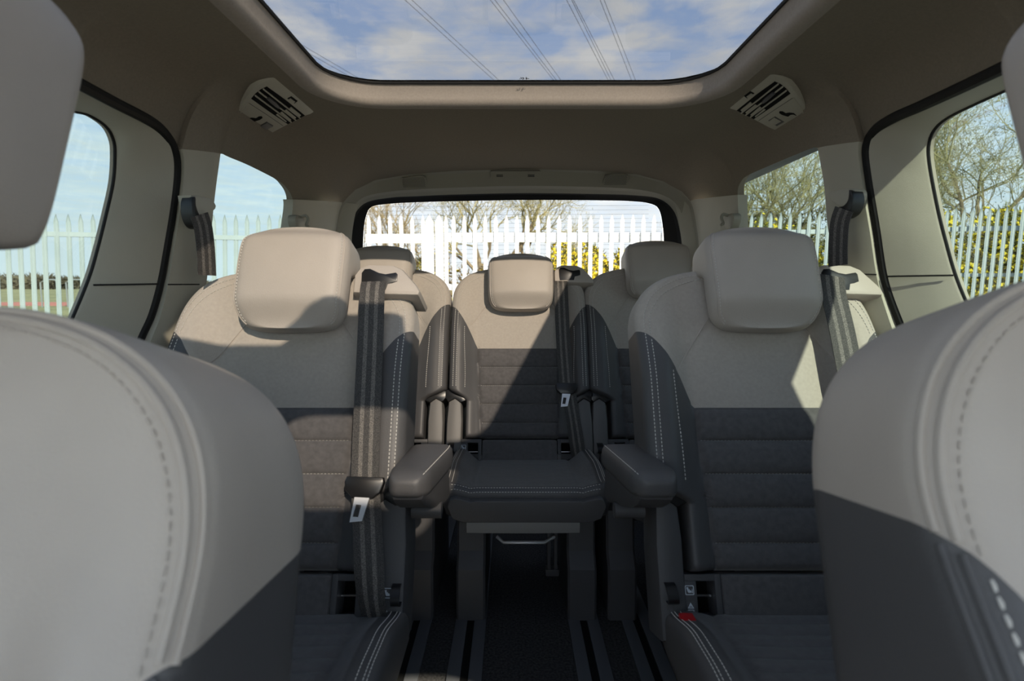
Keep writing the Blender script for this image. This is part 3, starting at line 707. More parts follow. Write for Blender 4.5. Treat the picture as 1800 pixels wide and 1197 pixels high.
# window panes
G_ROOF = glass('roof_glass', (.138, .137, .135), .005); G_SIDE = glass('tinted_side_glass', (.165, .206, .203), .012); G_DOOR = glass('tinted_door_glass', (.165, .206, .203), .004); G_REAR = glass('rear_glass', (.235, .24, .235), .01); G_CLEAR = glass('clear_glass', (.80, .84, .82), .02)
win = struct(MB().add([(-.6, .1, 1.427), (.6, .1, 1.427), (.6, 1.5, 1.427), (-.6, 1.5, 1.427)], [[0, 1, 2, 3]]).build('window_1', G_ROOF), 'roof window')
mk = MB()
for k in range(22):
    q = random.random()*6.28; r = .011*random.random()**.5; mk.tube([(.010+r*1.3*math.cos(q), 1.372+r*.7*math.sin(q), 1.4262), (.012+r*1.3*math.cos(q), 1.3725+r*.7*math.sin(q), 1.4262)], .0007, 5)
mk.build('glass_print', M_BLACK, win, sharp=0)
# outer roof (keeps the light out), front header and windscreen surround
xs2 = np.linspace(-.88, .88, 61); ys2 = np.linspace(-.85, 2.34, 120)
V2 = [[x, y, 1.44-.12*max(0, (abs(x)-.6)/.28)**1.5-.10*(1-sst(-.85, -.4, y))] for y in ys2 for x in xs2]; A2 = np.array(V2)
ok_ = clip(V2, [[j*61+i, j*61+i+1, (j+1)*61+i+1, (j+1)*61+i] for j in range(119) for i in range(60)], np.minimum(sd_roof(A2[:, 0], A2[:, 1])-.02, sd_front(A2[:, 0], A2[:, 1])))
struct(ok_.build('trim_3', M_PAINT), 'outer roof skin')
fo = rrect(-.08, .42, -.47, .0, .05, 5)  # outline of the added opening that lets sun in from out of frame
struct(MB().grid([[(*p, 1.35) for p in fo], [(*p, 1.43) for p in fo]], True).build('trim_17', M_HEAD), 'edge of the unseen roof opening added to let sun in')
struct(MB().add([(-.1, -.55, 1.432), (.44, -.55, 1.432), (.44, .02, 1.432), (-.1, .02, 1.432)], [[0, 1, 2, 3]]).build('window_10', G_ROOF, sharp=0), 'unseen roof pane added to let sun onto the left second row seat')
# ---- tailgate: headliner edge, padded trim, black band, glass
H1 = [(606, 520), (607, 440), (611, 400), (622, 370), (645, 349), (690, 341), (730, 338), (800, 335), (920, 332), (1050, 334), (1120, 338), (1165, 348), (1188, 368), (1198, 400), (1203, 440), (1205, 520)]
H2 = [(612, 520), (612, 440), (615, 402), (625, 374), (646, 355), (690, 347), (730, 345), (800, 342), (920, 339.5), (1050, 341), (1120, 343.5), (1160, 350), (1184, 370), (1194, 400), (1199, 440), (1201, 520)]
H3 = [(638, 520), (638, 440), (640, 400), (645, 376), (655, 363), (690, 358), (730, 356), (800, 354), (920, 352), (1050, 352.5), (1110, 354), (1142, 358), (1158, 368), (1165, 400), (1167, 440), (1168, 520)]
c0 = [PY(x, y, 2.18) for x, y in H0]; c05 = [PY(x, y, 2.205)+np.array([0, 0, -.004]) for x, y in H0]
c1 = [PY(x, y, 2.25) for x, y in H1]; c2 = [PY(x, y, 2.275) for x, y in H2]; c3 = [PY(x, y, 2.31) for x, y in H3]
N_ = 120
r0, r1, r2_, r3 = resample(c0, N_), resample(c1, N_), resample(c2, N_), resample(c3, N_)
mid = r0*.12+r1*.88; mid[:, 1] = 2.225
struct(MB().grid([r0+np.array([0, -.004, .003]), r0, r0*.93+r1*.07+np.array([0, .004, 0]), mid, r1]).build('trim_4', M_TRIM2, sharp=25), 'padded tailgate trim round the rear window')
struct(MB().grid([r1, r2_+np.array([0, .0, .0])]).build('trim_5', M_TRIM2), 'inner return of the tailgate trim')
blk = struct(MB().grid([r2_, r2_*.85+r3*.15+np.array([0, .012, 0]), r3]).build('trim_6', M_RUBBER), 'black frame of the rear window')
wr = MB(); cen = r3.mean(0); wr.v = [list(p+np.array([0, .002, 0])) for p in r3]+[[r3[-1][0], 2.312, .55], [r3[0][0], 2.312, .55]]; wr.f = [list(range(N_+2))]
rw = struct(wr.build('window_2', G_REAR, sharp=0), 'rear window')
ht = MB()
for y in np.arange(362, 520, 7.6):
    a = PY(636 if y > 385 else 660, y+1.5, 2.309); b = PY(1168 if y > 385 else 1140, y-1, 2.309); ht.tube([a, b], .00035, 4)
ht.build('heater_wire', M_WIRE, rw, sharp=0)
struct(MB().box((-.85, 2.25, .0), (.85, 2.33, .60)).build('wall_rear', M_TRIM2), 'lower tailgate')
# speaker grilles in the tailgate trim, release slots
for (pa, lab) in (([(706, 313), (735, 309), (748, 312), (749, 326), (735, 330), (712, 331)], 'speaker grille in the tailgate trim above the left end of the rear window'),
                  ([(1064, 309), (1080, 306), (1104, 308), (1101, 322), (1085, 325), (1061, 325)], 'speaker grille in the tailgate trim above the right end of the rear window')):
    n_ = np.array([0, -.85, -.5]); n_ /= np.linalg.norm(n_)
    t = tag(empty('speaker_grille', PY(pa[0][0], pa[0][1], 2.20)), lab, 'speaker', 'tailgate speaker grilles'); og = np.array(t.location)
    ctr = np.array([0, 2.196, 1.33]); pts = [PP(x, y, ctr, n_) for x, y in resample(pa+[pa[0]], 30)[:-1]]
    U = np.array([1., 0, 0]); Vv = np.cross(n_, U); c = sum(pts)/len(pts)
    po = [((p-c)@U, (p-c)@Vv) for p in pts]; fn = lambda a, b, n: c+U*a+Vv*b+n_*n
    MB().prism(po, fn, -.012, .001, .0008).build('grille_plate', M_TRIM2, t, og)
    hm = MB(); xs_ = [p[0] for p in po]; ys_ = [p[1] for p in po]; cx_, cy_ = np.mean(xs_), np.mean(ys_)
    for i in range(-9, 10):
        for j in range(-5, 6):
            a, b = cx_+i*.0052+(j % 2)*.0026, cy_+j*.0046
            if abs(a-cx_) < (max(xs_)-min(xs_))/2-.006 and abs(b-cy_) < (max(ys_)-min(ys_))/2-.004: hm.prism([(a+.0015*math.cos(q), b+.0015*math.sin(q)) for q in np.linspace(0, 6.28, 7)[:-1]], fn, .0005, .0015)
    hm.build('perforation', M_DPLAS, t, og)
n_ = np.array([0, -.85, -.5]); n_ /= np.linalg.norm(n_); ctr = np.array([0, 2.199, 1.33])
cov = tag(empty('latch_cover', PP(906, 306, ctr, n_)), 'narrow slotted cover in the tailgate trim above the middle of the rear window', 'cover'); og = np.array(cov.location)
U = np.array([1., 0, 0]); Vv = np.cross(n_, U); fn = lambda a, b, n: og+U*a+Vv*b+n_*n
MB().prism(rrect(-.098, .098, -.012, .012, .004, 3), fn, -.01, .0012, .001).build('cover_panel', M_TRIM2, cov, og)
for sx in (-1, 1):
    mm = MB()
    for j in range(3): mm.prism(rrect(sx*.062-.013, sx*.062+.013, -.0035-j*.0035, -.0015-j*.0035, .0004, 1), fn, .0005, .0018)
    mm.build('slot', M_BLACK, cov, og)
# ---- side walls
def plane_w(px, py, X0, s=.20): return PP(px, py, (X0, 0, .85), (1, 0, s if X0 > 0 else -s))
def wall(side):
    sg = -1 if side == 'left' else 1
    if sg < 0:
        gl = [(110, 190), (133, 195), (160, 202), (190, 222), (203, 245), (206, 270), (203, 320), (190, 380), (175, 440), (160, 490), (133, 556), (112, 600), (92, 640), (60, 700)]
        se = [(110, 132), (133, 142), (200, 178), (265, 212), (293, 238), (306, 266), (309, 300), (303, 360), (290, 440), (280, 495), (265, 550), (247, 590), (220, 650), (190, 720)]
        qf = [(388, 268), (378, 340), (370, 420), (365, 480), (355, 560)]
        qt = [(388, 268), (400, 275), (440, 292), (490, 318), (505, 332), (513, 346), (515, 362), (510, 400), (500, 470), (490, 540)]
        lean = 1.
    else:
        gl = [(1796, 144), (1772, 155), (1720, 178), (1665, 205), (1640, 226), (1629, 252), (1630, 290), (1645, 370), (1660, 430), (1675, 482), (1694, 530), (1710, 560), (1740, 610), (1790, 700)]
        se = [(1796, 100), (1790, 104), (1700, 147), (1620, 184), (1570, 206), (1538, 228), (1525, 256), (1528, 300), (1544, 400), (1558, 490), (1582, 560), (1600, 600), (1630, 660), (1670, 730)]
        qf = [(1437, 258), (1449, 330), (1455, 400), (1468, 460), (1485, 560)]
        qt = [(1437, 258), (1420, 263), (1360, 288), (1315, 308), (1302, 320), (1297, 334), (1297, 352), (1299, 400), (1302, 470), (1306, 540)]
    G = [plane_w(x, y, sg*.885) for x, y in gl]; S_ = [plane_w(x, y, sg*.815) for x, y in se]
    n = 90
    # keep corresponding points together: resample each by its own length
    def part(c):
        m = len(c)
        return resample(c, n)
    Gs, Ss = part(G), part(S_)
    out = np.array([sg, 0, 0])
    lipg = Gs+out*.012+np.array([0, -.004, 0])
    c_in = Ss*.94+Gs*.06-out*.004; rows = [lipg, Gs, Gs*.97+Ss*.03-out*.002, Gs*.5+Ss*.5-out*.006, c_in, Ss+out*.012+np.array([0, .006, 0])]
    # split at the horizontal joint
    d = struct(MB().grid(rows).build('door_%d' % (1 if sg < 0 else 2), M_TRIM, sharp=40), 'inner trim of the %s sliding door round its window' % side)
    jy = 500 if sg < 0 else 484
    pa, pb = (plane_w(160, 501, sg*.882), plane_w(279, 499, sg*.812)) if sg < 0 else (plane_w(1558, 486, sg*.812), plane_w(1680, 484, sg*.882))
    pts = [pa+(pb-pa)*t-out*.0095*math.sin(math.pi*min(1, max(0, t)))-out*.001 for t in np.linspace(0.02, .98, 24)]
    MB().tube(pts, .0018, 6).build('trim_joint', M_RUBBER, d)
    # seal
    sl_ = MB().tube(Ss+out*.004+np.array([0, .006, .0]), .0105, 10).build('trim_%d' % (7 if sg < 0 else 8), M_RUBBER); struct(sl_, '%s sliding door seal' % side)
    MB_ = MB().tube(Gs+out*.004, .0035, 6).build('window_seal', M_RUBBER, d)
    # door glass, running forward to the front edge of the opening
    gx = [lipg[i] for i in range(n)]
    f = MB(); fr = [np.array([p[0], .30, p[2]]) for p in gx]; f.grid([gx, fr]); struct(f.build('window_%d' % (3 if sg < 0 else 4), G_DOOR, sharp=0), '%s sliding door window' % side)
    # pillar between seal and rear side window
    n2 = 60; i0 = int(np.argmin(np.linalg.norm(Ss-plane_w(*((307, 258) if sg < 0 else (1526, 244)), sg*.815), axis=1)))
    Pl = resample(Ss[i0:], n2); Q_ = resample([plane_w(x, y, sg*.772) for x, y in qf], n2)
    zt = Pl[:, 2]; Qz = np.array([np.interp(z, Q_[::-1, 2], np.arange(n2)[::-1]) for z in np.linspace(Q_[0, 2], .45, n2)])
    low = np.array([np.interp(np.linspace(Q_[0, 2], .45, n2), Q_[::-1, 2], Q_[::-1, k]) for k in range(3)]).T
    z_ = np.linspace(Q_[0, 2], .45, n2); bel = z_ < Q_[-1, 2]; low[bel, 2] = z_[bel]
    pr = [Pl+np.array([0, .012, 0]), Pl*.93+low*.07-out*.012, Pl*.7+low*.3-out*.018, Pl*.3+low*.7-out*.014, Pl*.04+low*.96-out*.004, low, low+out*.03]
    pil = struct(MB().grid(pr).build('wall_%s' % side, M_TRIM, sharp=40), '%s pillar trim between sliding door and rear side window' % side)
    # joint across pillar
    yy = [(283, 500), (345, 500)] if sg < 0 else [(1500, 482), (1560, 482)]
    tt_ = np.linspace(.0, .9, 12); zj = .92+.01 if False else None
    a = plane_w(*yy[0], sg*.80); b = plane_w(*yy[1], sg*.80)
    jj = []
    for t in np.linspace(0, 1, 12):
        zq = a[2]+(b[2]-a[2])*t
        k1 = np.argmin(np.abs(pr[1][:, 2]-zq)); 
        u = t if sg < 0 else 1-t
        A_ = pr[1][np.argmin(np.abs(pr[1][:, 2]-zq))]; B_ = pr[2][np.argmin(np.abs(pr[2][:, 2]-zq))]; C_ = pr[3][np.argmin(np.abs(pr[3][:, 2]-zq))]
        p = A_+(B_-A_)*min(1, u*2) if u < .5 else B_+(C_-B_)*(u-.5)*2
        p = p.copy(); p[2] = zq; jj.append(p-out*.0005)
    MB().tube(jj, .0015, 6).build('trim_joint', M_RUBBER, pil)
    # rear side window glass and the reveal round it
    T = [plane_w(x, y, sg*.772) for x, y in qt]; Ts = resample(T, 80)
    gp = lambda y, z: (sg*(.802-.2*(z-.85)), y, z)
    qw = struct(MB().add([gp(1.22, .5), gp(1.97, .5), gp(1.97, 1.31), gp(1.22, 1.31)], [[0, 1, 2, 3]]).build('window_%d' % (5 if sg < 0 else 6), G_SIDE, sharp=0), '%s rear side window' % side)
    # trim behind/above that window: from the reveal to the tailgate opening
    i1 = int(np.argmax(Ts[:, 1])); 
    kq = [int(np.argmin(np.linalg.norm(Ts-plane_w(*((514, 352) if sg < 0 else (1297, 345)), sg*.772), axis=1)))]; Dw = resample(Ts[kq[0]:], 40)
    tg = r0[:34] if sg < 0 else r0[-34:][::-1]
    f_ = (Dw[0, 2]-Dw[:, 2])/(Dw[0, 2]-Dw[-1, 2]); cz = _h[1 if sg < 0 else -2][2]+.006; Ez = cz-f_*(cz-Dw[-1, 2])
    zt_ = np.array([np.interp(z, sorted(tg[:, 2]), tg[np.argsort(tg[:, 2]), 0]) for z in Ez])
    ty_ = np.full(40, 2.19); E_ = np.stack([zt_, ty_, Ez], 1)
    struct(MB().grid([Dw+out*.03, Dw, Dw*.95+E_*.05-out*.006, Dw*.6+E_*.4-out*.02, Dw*.25+E_*.75-out*.02, E_, E_+np.array([-sg*.02, .012, 0]), E_+np.array([-sg*.05, .05, 0])]).build('trim_%d' % (9 if sg < 0 else 10), M_TRIM, sharp=50), '%s trim between rear side window and tailgate' % side)
    # outer part of the headliner: rolls down from the flat roof to the door seal, pillar top and side window
    top_ = np.array([pr[k][0] for k in range(6)])
    ed = [np.array([sg*.775, y, 1.258]) for y in np.linspace(.10, Ss[0][1]-.03, 16)]+list(Ss[:i0]+np.array([0, 0, .002]))+list(top_+np.array([0, 0, -.003]))+list(Ts[1:kq[0]+4])
    cor = _h[1 if sg < 0 else -2]; last = ed[-1]
    ed += [last+(cor-last)*t+np.array([0, .0, .012*math.sin(math.pi*t)]) for t in np.linspace(.06, 1, 14)]
    cols = []
    ea = np.array(ed); al = np.r_[0, np.cumsum(np.linalg.norm(np.diff(ea, axis=0), axis=1))]; yin = ea[0, 1]+(ea[-1, 1]-ea[0, 1])*al/al[-1]
    for p, yi in zip(ed, yin):
        col = []
        for u in 1-(1-np.linspace(0, 1, 22))**1.5:
            xx = sg*.515+(p[0]-sg*.515)*u; y_ = yi+(p[1]-yi)*u; zi = zc(sg*.515, y_); q = float(sst(1.9, 2.16, y_)); col.append((xx, y_, (1-q)*(zi-(zi-p[2])*(.55*u**2.2+.45*u**9))+q*zc(xx, y_)))
        col.append((p[0]+out[0]*.02, p[1], p[2]+.012)); cols.append(col)
    struct(MB().grid(cols).build('trim_%d' % (11 if sg < 0 else 12), M_HEAD, sharp=60), '%s outer headliner above doors and rear side window' % side)
    # lower side panels, front part of the side with its opening (out of frame, lets the daylight in)
    zz = [0, .2, .42, .62, .80]
    rows = [[(sg*(.84+.012*math.sin(z*3)), y, z) for z in zz] for y in np.linspace(1.1, 2.3, 8)]
    struct(MB().grid(rows).build('wall_%s_lower' % side, M_TRIM), '%s lower side trim' % side)
    rows = [[(sg*.90, y, z) for z in (0, .3, .6, .80)]+[(sg*.93, y, .81)] for y in np.linspace(-1.62, 1.18, 10)]
    struct(MB().grid(rows).build('wall_%s_door' % side, M_DPLAS), '%s door panel' % side)
    bp = MB().add([(sg*.87, .0, .8), (sg*.90, .30, .8), (sg*.82, .31, 1.34), (sg*.80, .02, 1.34), (sg*.94, .0, .8), (sg*.95, .30, .8), (sg*.86, .31, 1.34), (sg*.85, .02, 1.34)], [[0, 1, 2, 3], [4, 5, 6, 7], [0, 1, 5, 4], [1, 2, 6, 5], [2, 3, 7, 6], [3, 0, 4, 7]])
    struct(bp.build('wall_%s_pillar' % side, M_TRIM), '%s middle pillar' % side)
    ap = MB().tube([(sg*.80, -.76, 1.25), (sg*.86, -1.2, 1.04), (sg*.90, -1.62, .82)], .035, 8); struct(ap.build('wall_%s_windscreen_pillar' % side, M_TRIM), '%s windscreen pillar' % side)
    rail = MB(); rr = []
    for y in np.linspace(-.80, 1.04, 22):
        e = .05*(1-sst(.02, .15, y))*sst(-.8, -.5, y)-.085*sst(.15, .3, y)*(1-sst(.66, .76, y)); rr.append([(sg*.74, y, zc(.74, y)+.004), (sg*.775, y, 1.262+e*.6), (sg*.80, y, 1.25+e), (sg*.845, y, 1.27+e), (sg*.86, y, 1.33), (sg*.80, y, 1.42)])
    struct(MB().grid(rr).build('trim_%d' % (13 if sg < 0 else 14), M_TRIM, sharp=60), '%s roof rail trim above the doors' % side)
    rr = []
    for y in np.linspace(1.0, 2.30, 14): rr.append([(sg*.80, y, 1.315), (sg*.82, y, 1.33), (sg*.86, y, 1.40)])
    struct(MB().grid(rr).build('trim_%d' % (15 if sg < 0 else 16), M_PAINT), '%s outer roof rail' % side)
    fg = MB().add([(sg*.93, -1.5, .82), (sg*.93, .15, .82), (sg*.84, .19, 1.34), (sg*.84, -.70, 1.30)], [[0, 1, 2, 3]])
    struct(fg.build('window_%d' % (7 if sg < 0 else 8), G_CLEAR, sharp=0), '%s front door window' % side)
    return dict(S=Ss, G=Gs, low=low, pr=pr)
WL = wall('left'); WR = wall('right')
# ---- floor, dashboard, windscreen
struct(MB().box((-.95, -1.7, -.06), (.95, 2.33, 0)).build('floor', M_CARPET), 'dark carpet')
struct(MB().add([(-.78, -.80, 1.255), (.78, -.80, 1.255), (.9, -1.6, .84), (-.9, -1.6, .84)], [[0, 1, 2, 3]]).build('window_9', G_CLEAR, sharp=0), 'windscreen')
dash = MB(); rows = []
for y, z in ((-.62, .0), (-.62, .42), (-.66, .60), (-.74, .68), (-1.0, .74), (-1.6, .82), (-1.62, 0)): rows.append([(x, y, z-.02*(x/.9)**2) for x in np.linspace(-.92, .92, 13)])
struct(MB().grid(rows).build('wall_front', M_DPLAS), 'dashboard')
sun_blk = MB().box((-.22, -.335, 1.245), (.05, -.305, 1.375), .012).box((-.12, -.34, 1.32), (-.08, -.32, 1.40), .004)  # unseen block added to keep the sun off the left front seat
tag(sun_blk.build('sun_blocker', M_BLACK), 'unseen mirror hanging from the roof in front of the front seats', 'blocker')
# floor rails: slotted tracks let into the carpet
def floor_x(px, py): return PZ(px, py, 0)
for (p, q), lab in ((((732, 1082), (712, 1180)), 'floor rail furthest left, beside the left second row seat'), (((830, 1080), (815, 1197)), 'inner floor rail left of the bare centre carpet'),
                    (((1022, 1080), (1048, 1197)), 'inner floor rail right of the bare centre carpet'), (((1115, 1078), (1150, 1183)), 'floor rail furthest right, beside the right second row seat')):
    a, b = floor_x(*p), floor_x(*q); x = (a[0]+b[0])/2
    r = tag(empty('floor_rail', (x, 1.2, 0)), lab, 'rail', 'seat rails in the floor'); o = np.array(r.location)
    for sx in (-1, 1): MB().box((x+sx*.0095, .5, .0), (x+sx*.042, 2.2, .006), .002).build('rail_edge', M_GPLAS if False else mat('rail_plastic', (.075, .078, .085), .45, .1, 400), r, o)
    MB().box((x-.0095, .5, .0), (x+.0095, 2.2, .002)).build('rail_slot', M_VOID, r, o)
# ---- roof vents
def vent(sg, label):
    def px(x, y):
        x = 400+x/9; y = 120+y/9
        return (x, y) if sg < 0 else (1831-x, y-9)
    xc = .60; z0 = 1.3585; sl = -.40
    n_ = np.array([-sl*(-sg)*(-1), 0, -1.]); n_ = np.array([sg*sl, 0, -1.]); n_ /= np.linalg.norm(n_)
    ctr = np.array([sg*xc, 1.37, z0-.004])
    o = PP(*px(740, 560), ctr, n_); U = np.array([1, 0, 0])-n_*n_[0]; U /= np.linalg.norm(U); Vv = np.array([0, 1., 0])
    root = tag(empty('air_vent', o), label, 'air vent', 'roof air vents')
    fn = lambda a, b, n: o+U*a+Vv*b+n_*n
    def P2(pts, n=0):
        r = []
        for x, y in pts: q = PP(*px(x, y), o, n_)-o; r.append((q@U, q@Vv))
        return r
    base = [(740, 105), (1050, 355), (1350, 615), (1365, 650), (1300, 690), (1200, 720), (930, 860), (700, 985), (560, 1045), (500, 1065), (430, 1055), (100, 870), (68, 820), (70, 770), (130, 620), (240, 460), (370, 290), (500, 200), (640, 130), (700, 106)]
    MB().prism(P2(base), fn, -.03, .007, .004).build('vent_plate', M_TRIM, root, o, sharp=30)
    slot = [(600, 238), (900, 455), (1205, 705), (935, 842), (640, 640), (352, 432), (420, 350), (500, 285)]
    MB().prism(P2(slot), fn, .0055, .0076).build('vent_opening', M_VOID, root, o)
    A = [(540, 268), (470, 310), (412, 372)]; Bq = [(1130, 738), (1060, 770), (985, 800)]
    for a, b in zip(A, Bq):
        q = P2([a, b]); d = np.array(q[1])-np.array(q[0]); l = np.linalg.norm(d); d /= l; w = np.array([-d[1], d[0]])*.0014
        MB().prism([q[0]+w, q[1]+w, q[1]-w, q[0]-w], fn, .006, .0105, .0004).build('vane', M_TRIM, root, o)
    # pale closed shutters at the rear half
    for k, (a, b, c_, d_) in enumerate((((985, 560), (1140, 690), (1110, 720), (950, 590)), ((910, 600), (1065, 730), (1035, 750), (870, 625)), ((840, 635), (985, 765), (960, 782), (810, 655)), ((770, 670), (915, 790), (900, 800), (745, 685)))):
        MB().prism(P2([a, b, c_, d_]), fn, .0068, .0095, .0006).build('shutter', M_TRIM, root, o)
    MB().prism(P2([(575, 400), (640, 400), (745, 480), (800, 545), (770, 560), (720, 530), (650, 470)]), fn, .008, .0135, .0012).build('slider_knob', M_DPLAS, root, o)
    w = P2([(990, 395), (1090, 470), (1040, 510), (925, 430)]); MB().prism(w, fn, .006, .0078).build('indicator_recess', M_VOID, root, o)
    MB().prism(P2([(975, 425), (1050, 480), (1025, 497), (945, 440)]), fn, .0070, .0086).build('indicator', M_TRIM, root, o)
    # raised rim of the lower flap, finger recess and switch
    rim = [(300, 500), (180, 660), (152, 740), (165, 820), (215, 875), (360, 950), (510, 1028)]
    MB().tube([fn(a, b, .0072) for a, b in resample(P2(rim), 40)], .0014, 6).build('flap_rim', M_TRIM, root, o)
    MB().tube([fn(a, b, .0068) for a, b in P2([(320, 505), (600, 690), (860, 870)])], .0009, 6).build('flap_joint', M_DPLAS, root, o)
    MB().prism(P2([(255, 785), (300, 745), (370, 735), (430, 745), (480, 715), (525, 715), (535, 740), (490, 770), (430, 790), (390, 800), (350, 770), (310, 765)]), fn, .006, .0077).build('finger_recess', M_VOID, root, o)
    MB().prism(P2([(600, 800), (705, 865), (570, 950), (455, 885)]), fn, .006, .0078).build('switch_frame', M_DPLAS, root, o)
    MB().prism(P2([(610, 815), (690, 868), (590, 920), (500, 870)]), fn, .007, .0098, .0008).build('switch', M_GPLAS if sg < 0 else M_TRIM, root, o)
vent(-1, 'air vent panel in the headliner left of the roof window'); vent(1, 'air vent panel in the headliner right of the roof window')
# ---- belts hanging from the rear pillars
def pillar_belt(sg, label):
    L_ = sg < 0
    X = sg*.745
    c = plane_w(340, 370, X) if L_ else plane_w(1492, 360, X)
    root = tag(empty('pillar_belt', c), label, 'seat belt', 'belts on the rear pillars')
    q = lambda x, y, d=0: plane_w(x, y, X-sg*d)
    if L_:
        hood = [(333, 343), (352, 345), (372, 352), (378, 366), (362, 378), (354, 384), (341, 374), (336, 360)]
        br = [(334, 346), (331, 360), (333, 382), (341, 398), (352, 402), (354, 386), (345, 378), (339, 362), (338, 347)]
        bl = [(342, 378), (349, 400), (353, 430), (355, 460), (356, 484)]
    else:
        hood = [(1461, 338), (1480, 333), (1500, 332), (1504, 345), (1498, 358), (1488, 366), (1474, 360), (1462, 350)]
        br = [(1498, 334), (1503, 336), (1506, 350), (1503, 366), (1495, 378), (1480, 384), (1477, 366), (1488, 362), (1496, 352)]
        bl = [(1492, 368), (1484, 392), (1481, 430), (1481, 467)]
    o = np.array(root.location); n_ = np.array([-sg, -.25, 0]); n_ /= np.linalg.norm(n_)
    U = np.array([0, 1., 0]); U = U-n_*(U@n_); U /= np.linalg.norm(U); Vv = np.cross(n_, U)
    fn = lambda a, b, n: o+U*a+Vv*b+n_*n
    def P2(pts): return [((PP(x, y, o, n_)-o)@U, (PP(x, y, o, n_)-o)@Vv) for x, y in pts]
    MB().prism([tuple(p) for p in resample(P2(hood+[hood[0]]), 26)[:-1]], fn, -.03, .004, .004).build('guide_hood', M_TRIM, root, o)
    MB().prism([tuple(p) for p in resample(P2(br+[br[0]]), 36)[:-1]], fn, -.02, .010, .003).build('belt_guide', M_BLACK, root, o)
    pts = resample([fn(*P2([p])[0], .012) for p in bl], 30)
    b, at = ribbon(pts, .047, np.array([-sg*.3, .95, 0])); b.build('webbing', M_BELT, root, o, attr=at, sharp=60)
pillar_belt(-1, 'black seat belt on the left rear pillar, beside the left side window'); pillar_belt(1, 'black seat belt on the right rear pillar, beside the right side window')
# ---- coat hooks on the rear trims
for sg, c, lab in ((-1, (526, 391), 'coat hook on the trim left of the rear window'), (1, (1283, 388), 'coat hook on the trim right of the rear window')):
    p = plane_w(*c, sg*.745); t = tag(empty('coat_hook', p), lab, 'hook', 'coat hooks'); o = p
    U = np.array([0, 1., 0]); fn = lambda a, b, n: o+np.array([-sg*n, a, b])
    MB().prism([(.05*math.cos(q)*(.8), .026*math.sin(q)+(.004*math.cos(2*q))) for q in np.linspace(0, 6.28, 25)[:-1]], fn, -.02, .004, .003).build('hook_plate', M_TRIM2, t, o)
    MB().tube(resample([fn(.012, .018, .002), fn(.010, .022, .018), fn(.006, .010, .026), fn(.0, -.008, .022), fn(-.004, -.014, .030)], 16), [.005]*16, 8).build('hook', M_TRIM2, t, o)
# ================================================================== OUTSIDE
GZ = -.5
gr = MB(); rows = []
for y in (-60, 0, 6, 12, 20, 30, 60, 120, 400): rows.append([(x, y, GZ) for x in np.linspace(-400, 400, 9)])
struct(MB().grid(rows).build('floor_yard', M_TARMAC), 'pale yard outside the vehicle')
fd = MB(); fd.grid([[(x, y, z) for x in np.linspace(-260, -8, 12)] for y, z in ((24, GZ+.004), (30, GZ+.01), (45, GZ+.02), (60, GZ+.3), (90, GZ+.8), (150, GZ+1.2))])
tag(fd.build('grass_field', M_GRASS), 'green grass field far behind the left fence', 'grass', kind='stuff')
kb = MB().box((-80, 41, GZ), (-14, 41.4, GZ+.30)); tag(kb.build('barrier', mat('red_paint', (.42, .17, .16), .6)), 'low red barrier along the edge of the grass field', 'barrier')
gate_rail = MB()
for x in (-33, -31.2): gate_rail.tube([(x, 38, GZ), (x, 38, GZ+1.75), (x+.4, 38, GZ+1.95), (x+1.0, 38, GZ+1.95), (x+1.3, 38, GZ+1.75), (x+1.3, 38, GZ)], .05, 6)
tag(gate_rail.build('hoop_barrier', mat('galvanised', (.4, .41, .42), .5, metal=.5)), 'grey tubular hoop barrier far off beside the grass field', 'barrier')
def pale(c0, c1, wd, nrm, pointed=True):
    """corrugated steel pale from the bottom c0 to the tip c1, splayed and pointed at the top"""
    c0, c1 = np.array(c0, float), np.array(c1, float); up = c1-c0; H = np.linalg.norm(up); up /= H
    n = np.array(nrm, float); n -= up*(n@up); n /= np.linalg.norm(n); s = np.cross(up, n)
    prof = [(-.5, .25), (-.30, 0), (-.12, .30), (0, .36), (.12, .30), (.30, 0), (.5, .25)]
    m = MB(); rows = []
    for h, k, sp in ((0, 1, 0), (H-.18, 1, 0), (H-.10, .96, .2), (H-.085, .86, .25), (H-.04, .45, .3), (H, .04, .3)):
        f = [c0+up*h+s*(a*wd*k)+n*(b*wd*.5+sp*.02) for a, b in prof]; bk = [p-n*.004 for p in f[::-1]]
        rows.append(f+bk)
    return m.grid(rows, True, True, True)
def fence(name, label, cat, tops, Ys, rails, wd, group=None, bottom=GZ+.04, lean=0, wide=(), mt=None):
    """tops: list of (px,py) of the pale tips; Ys their distance; rails: list of (height range)"""
    pts = [PY(x, y, Y) for (x, y), Y in zip(tops, Ys)]
    root = tag(empty(name, (pts[len(pts)//2][0], pts[len(pts)//2][1], GZ)), label, cat, group); o = np.array(root.location)
    d = pts[-1]-pts[0]; n_ = np.array([d[1], -d[0], 0]); n_ /= np.linalg.norm(n_)
    for i, p in enumerate(pts):
        w = wd*(2.1 if i in wide else 1)
        b = np.array([p[0]+lean*(p[2]-bottom), p[1], bottom]); pale(b, p, w, n_).build('pale', mt or M_FENCE, root, o)
    for za, zb in rails:
        a, b = pts[0].copy(), pts[-1].copy(); e = (b-a)/np.linalg.norm(b-a); a = a-e*.06; b = b+e*.06; off = -n_*.035
        rows = []
        for p in (a, b): rows.append([np.array([p[0], p[1], z])+off+n_*k for z, k in ((za, 0), (zb, 0), (zb, -.05), (zb-.008, -.05), (zb-.008, -.006), (za+.008, -.006), (za+.008, -.05), (za, -.05))])
        MB().grid(rows, True, True, True).build('rail', mt or M_FENCE, root, o)
    return root, pts
def zat(py, Y): return PY(900, py, Y)[2]
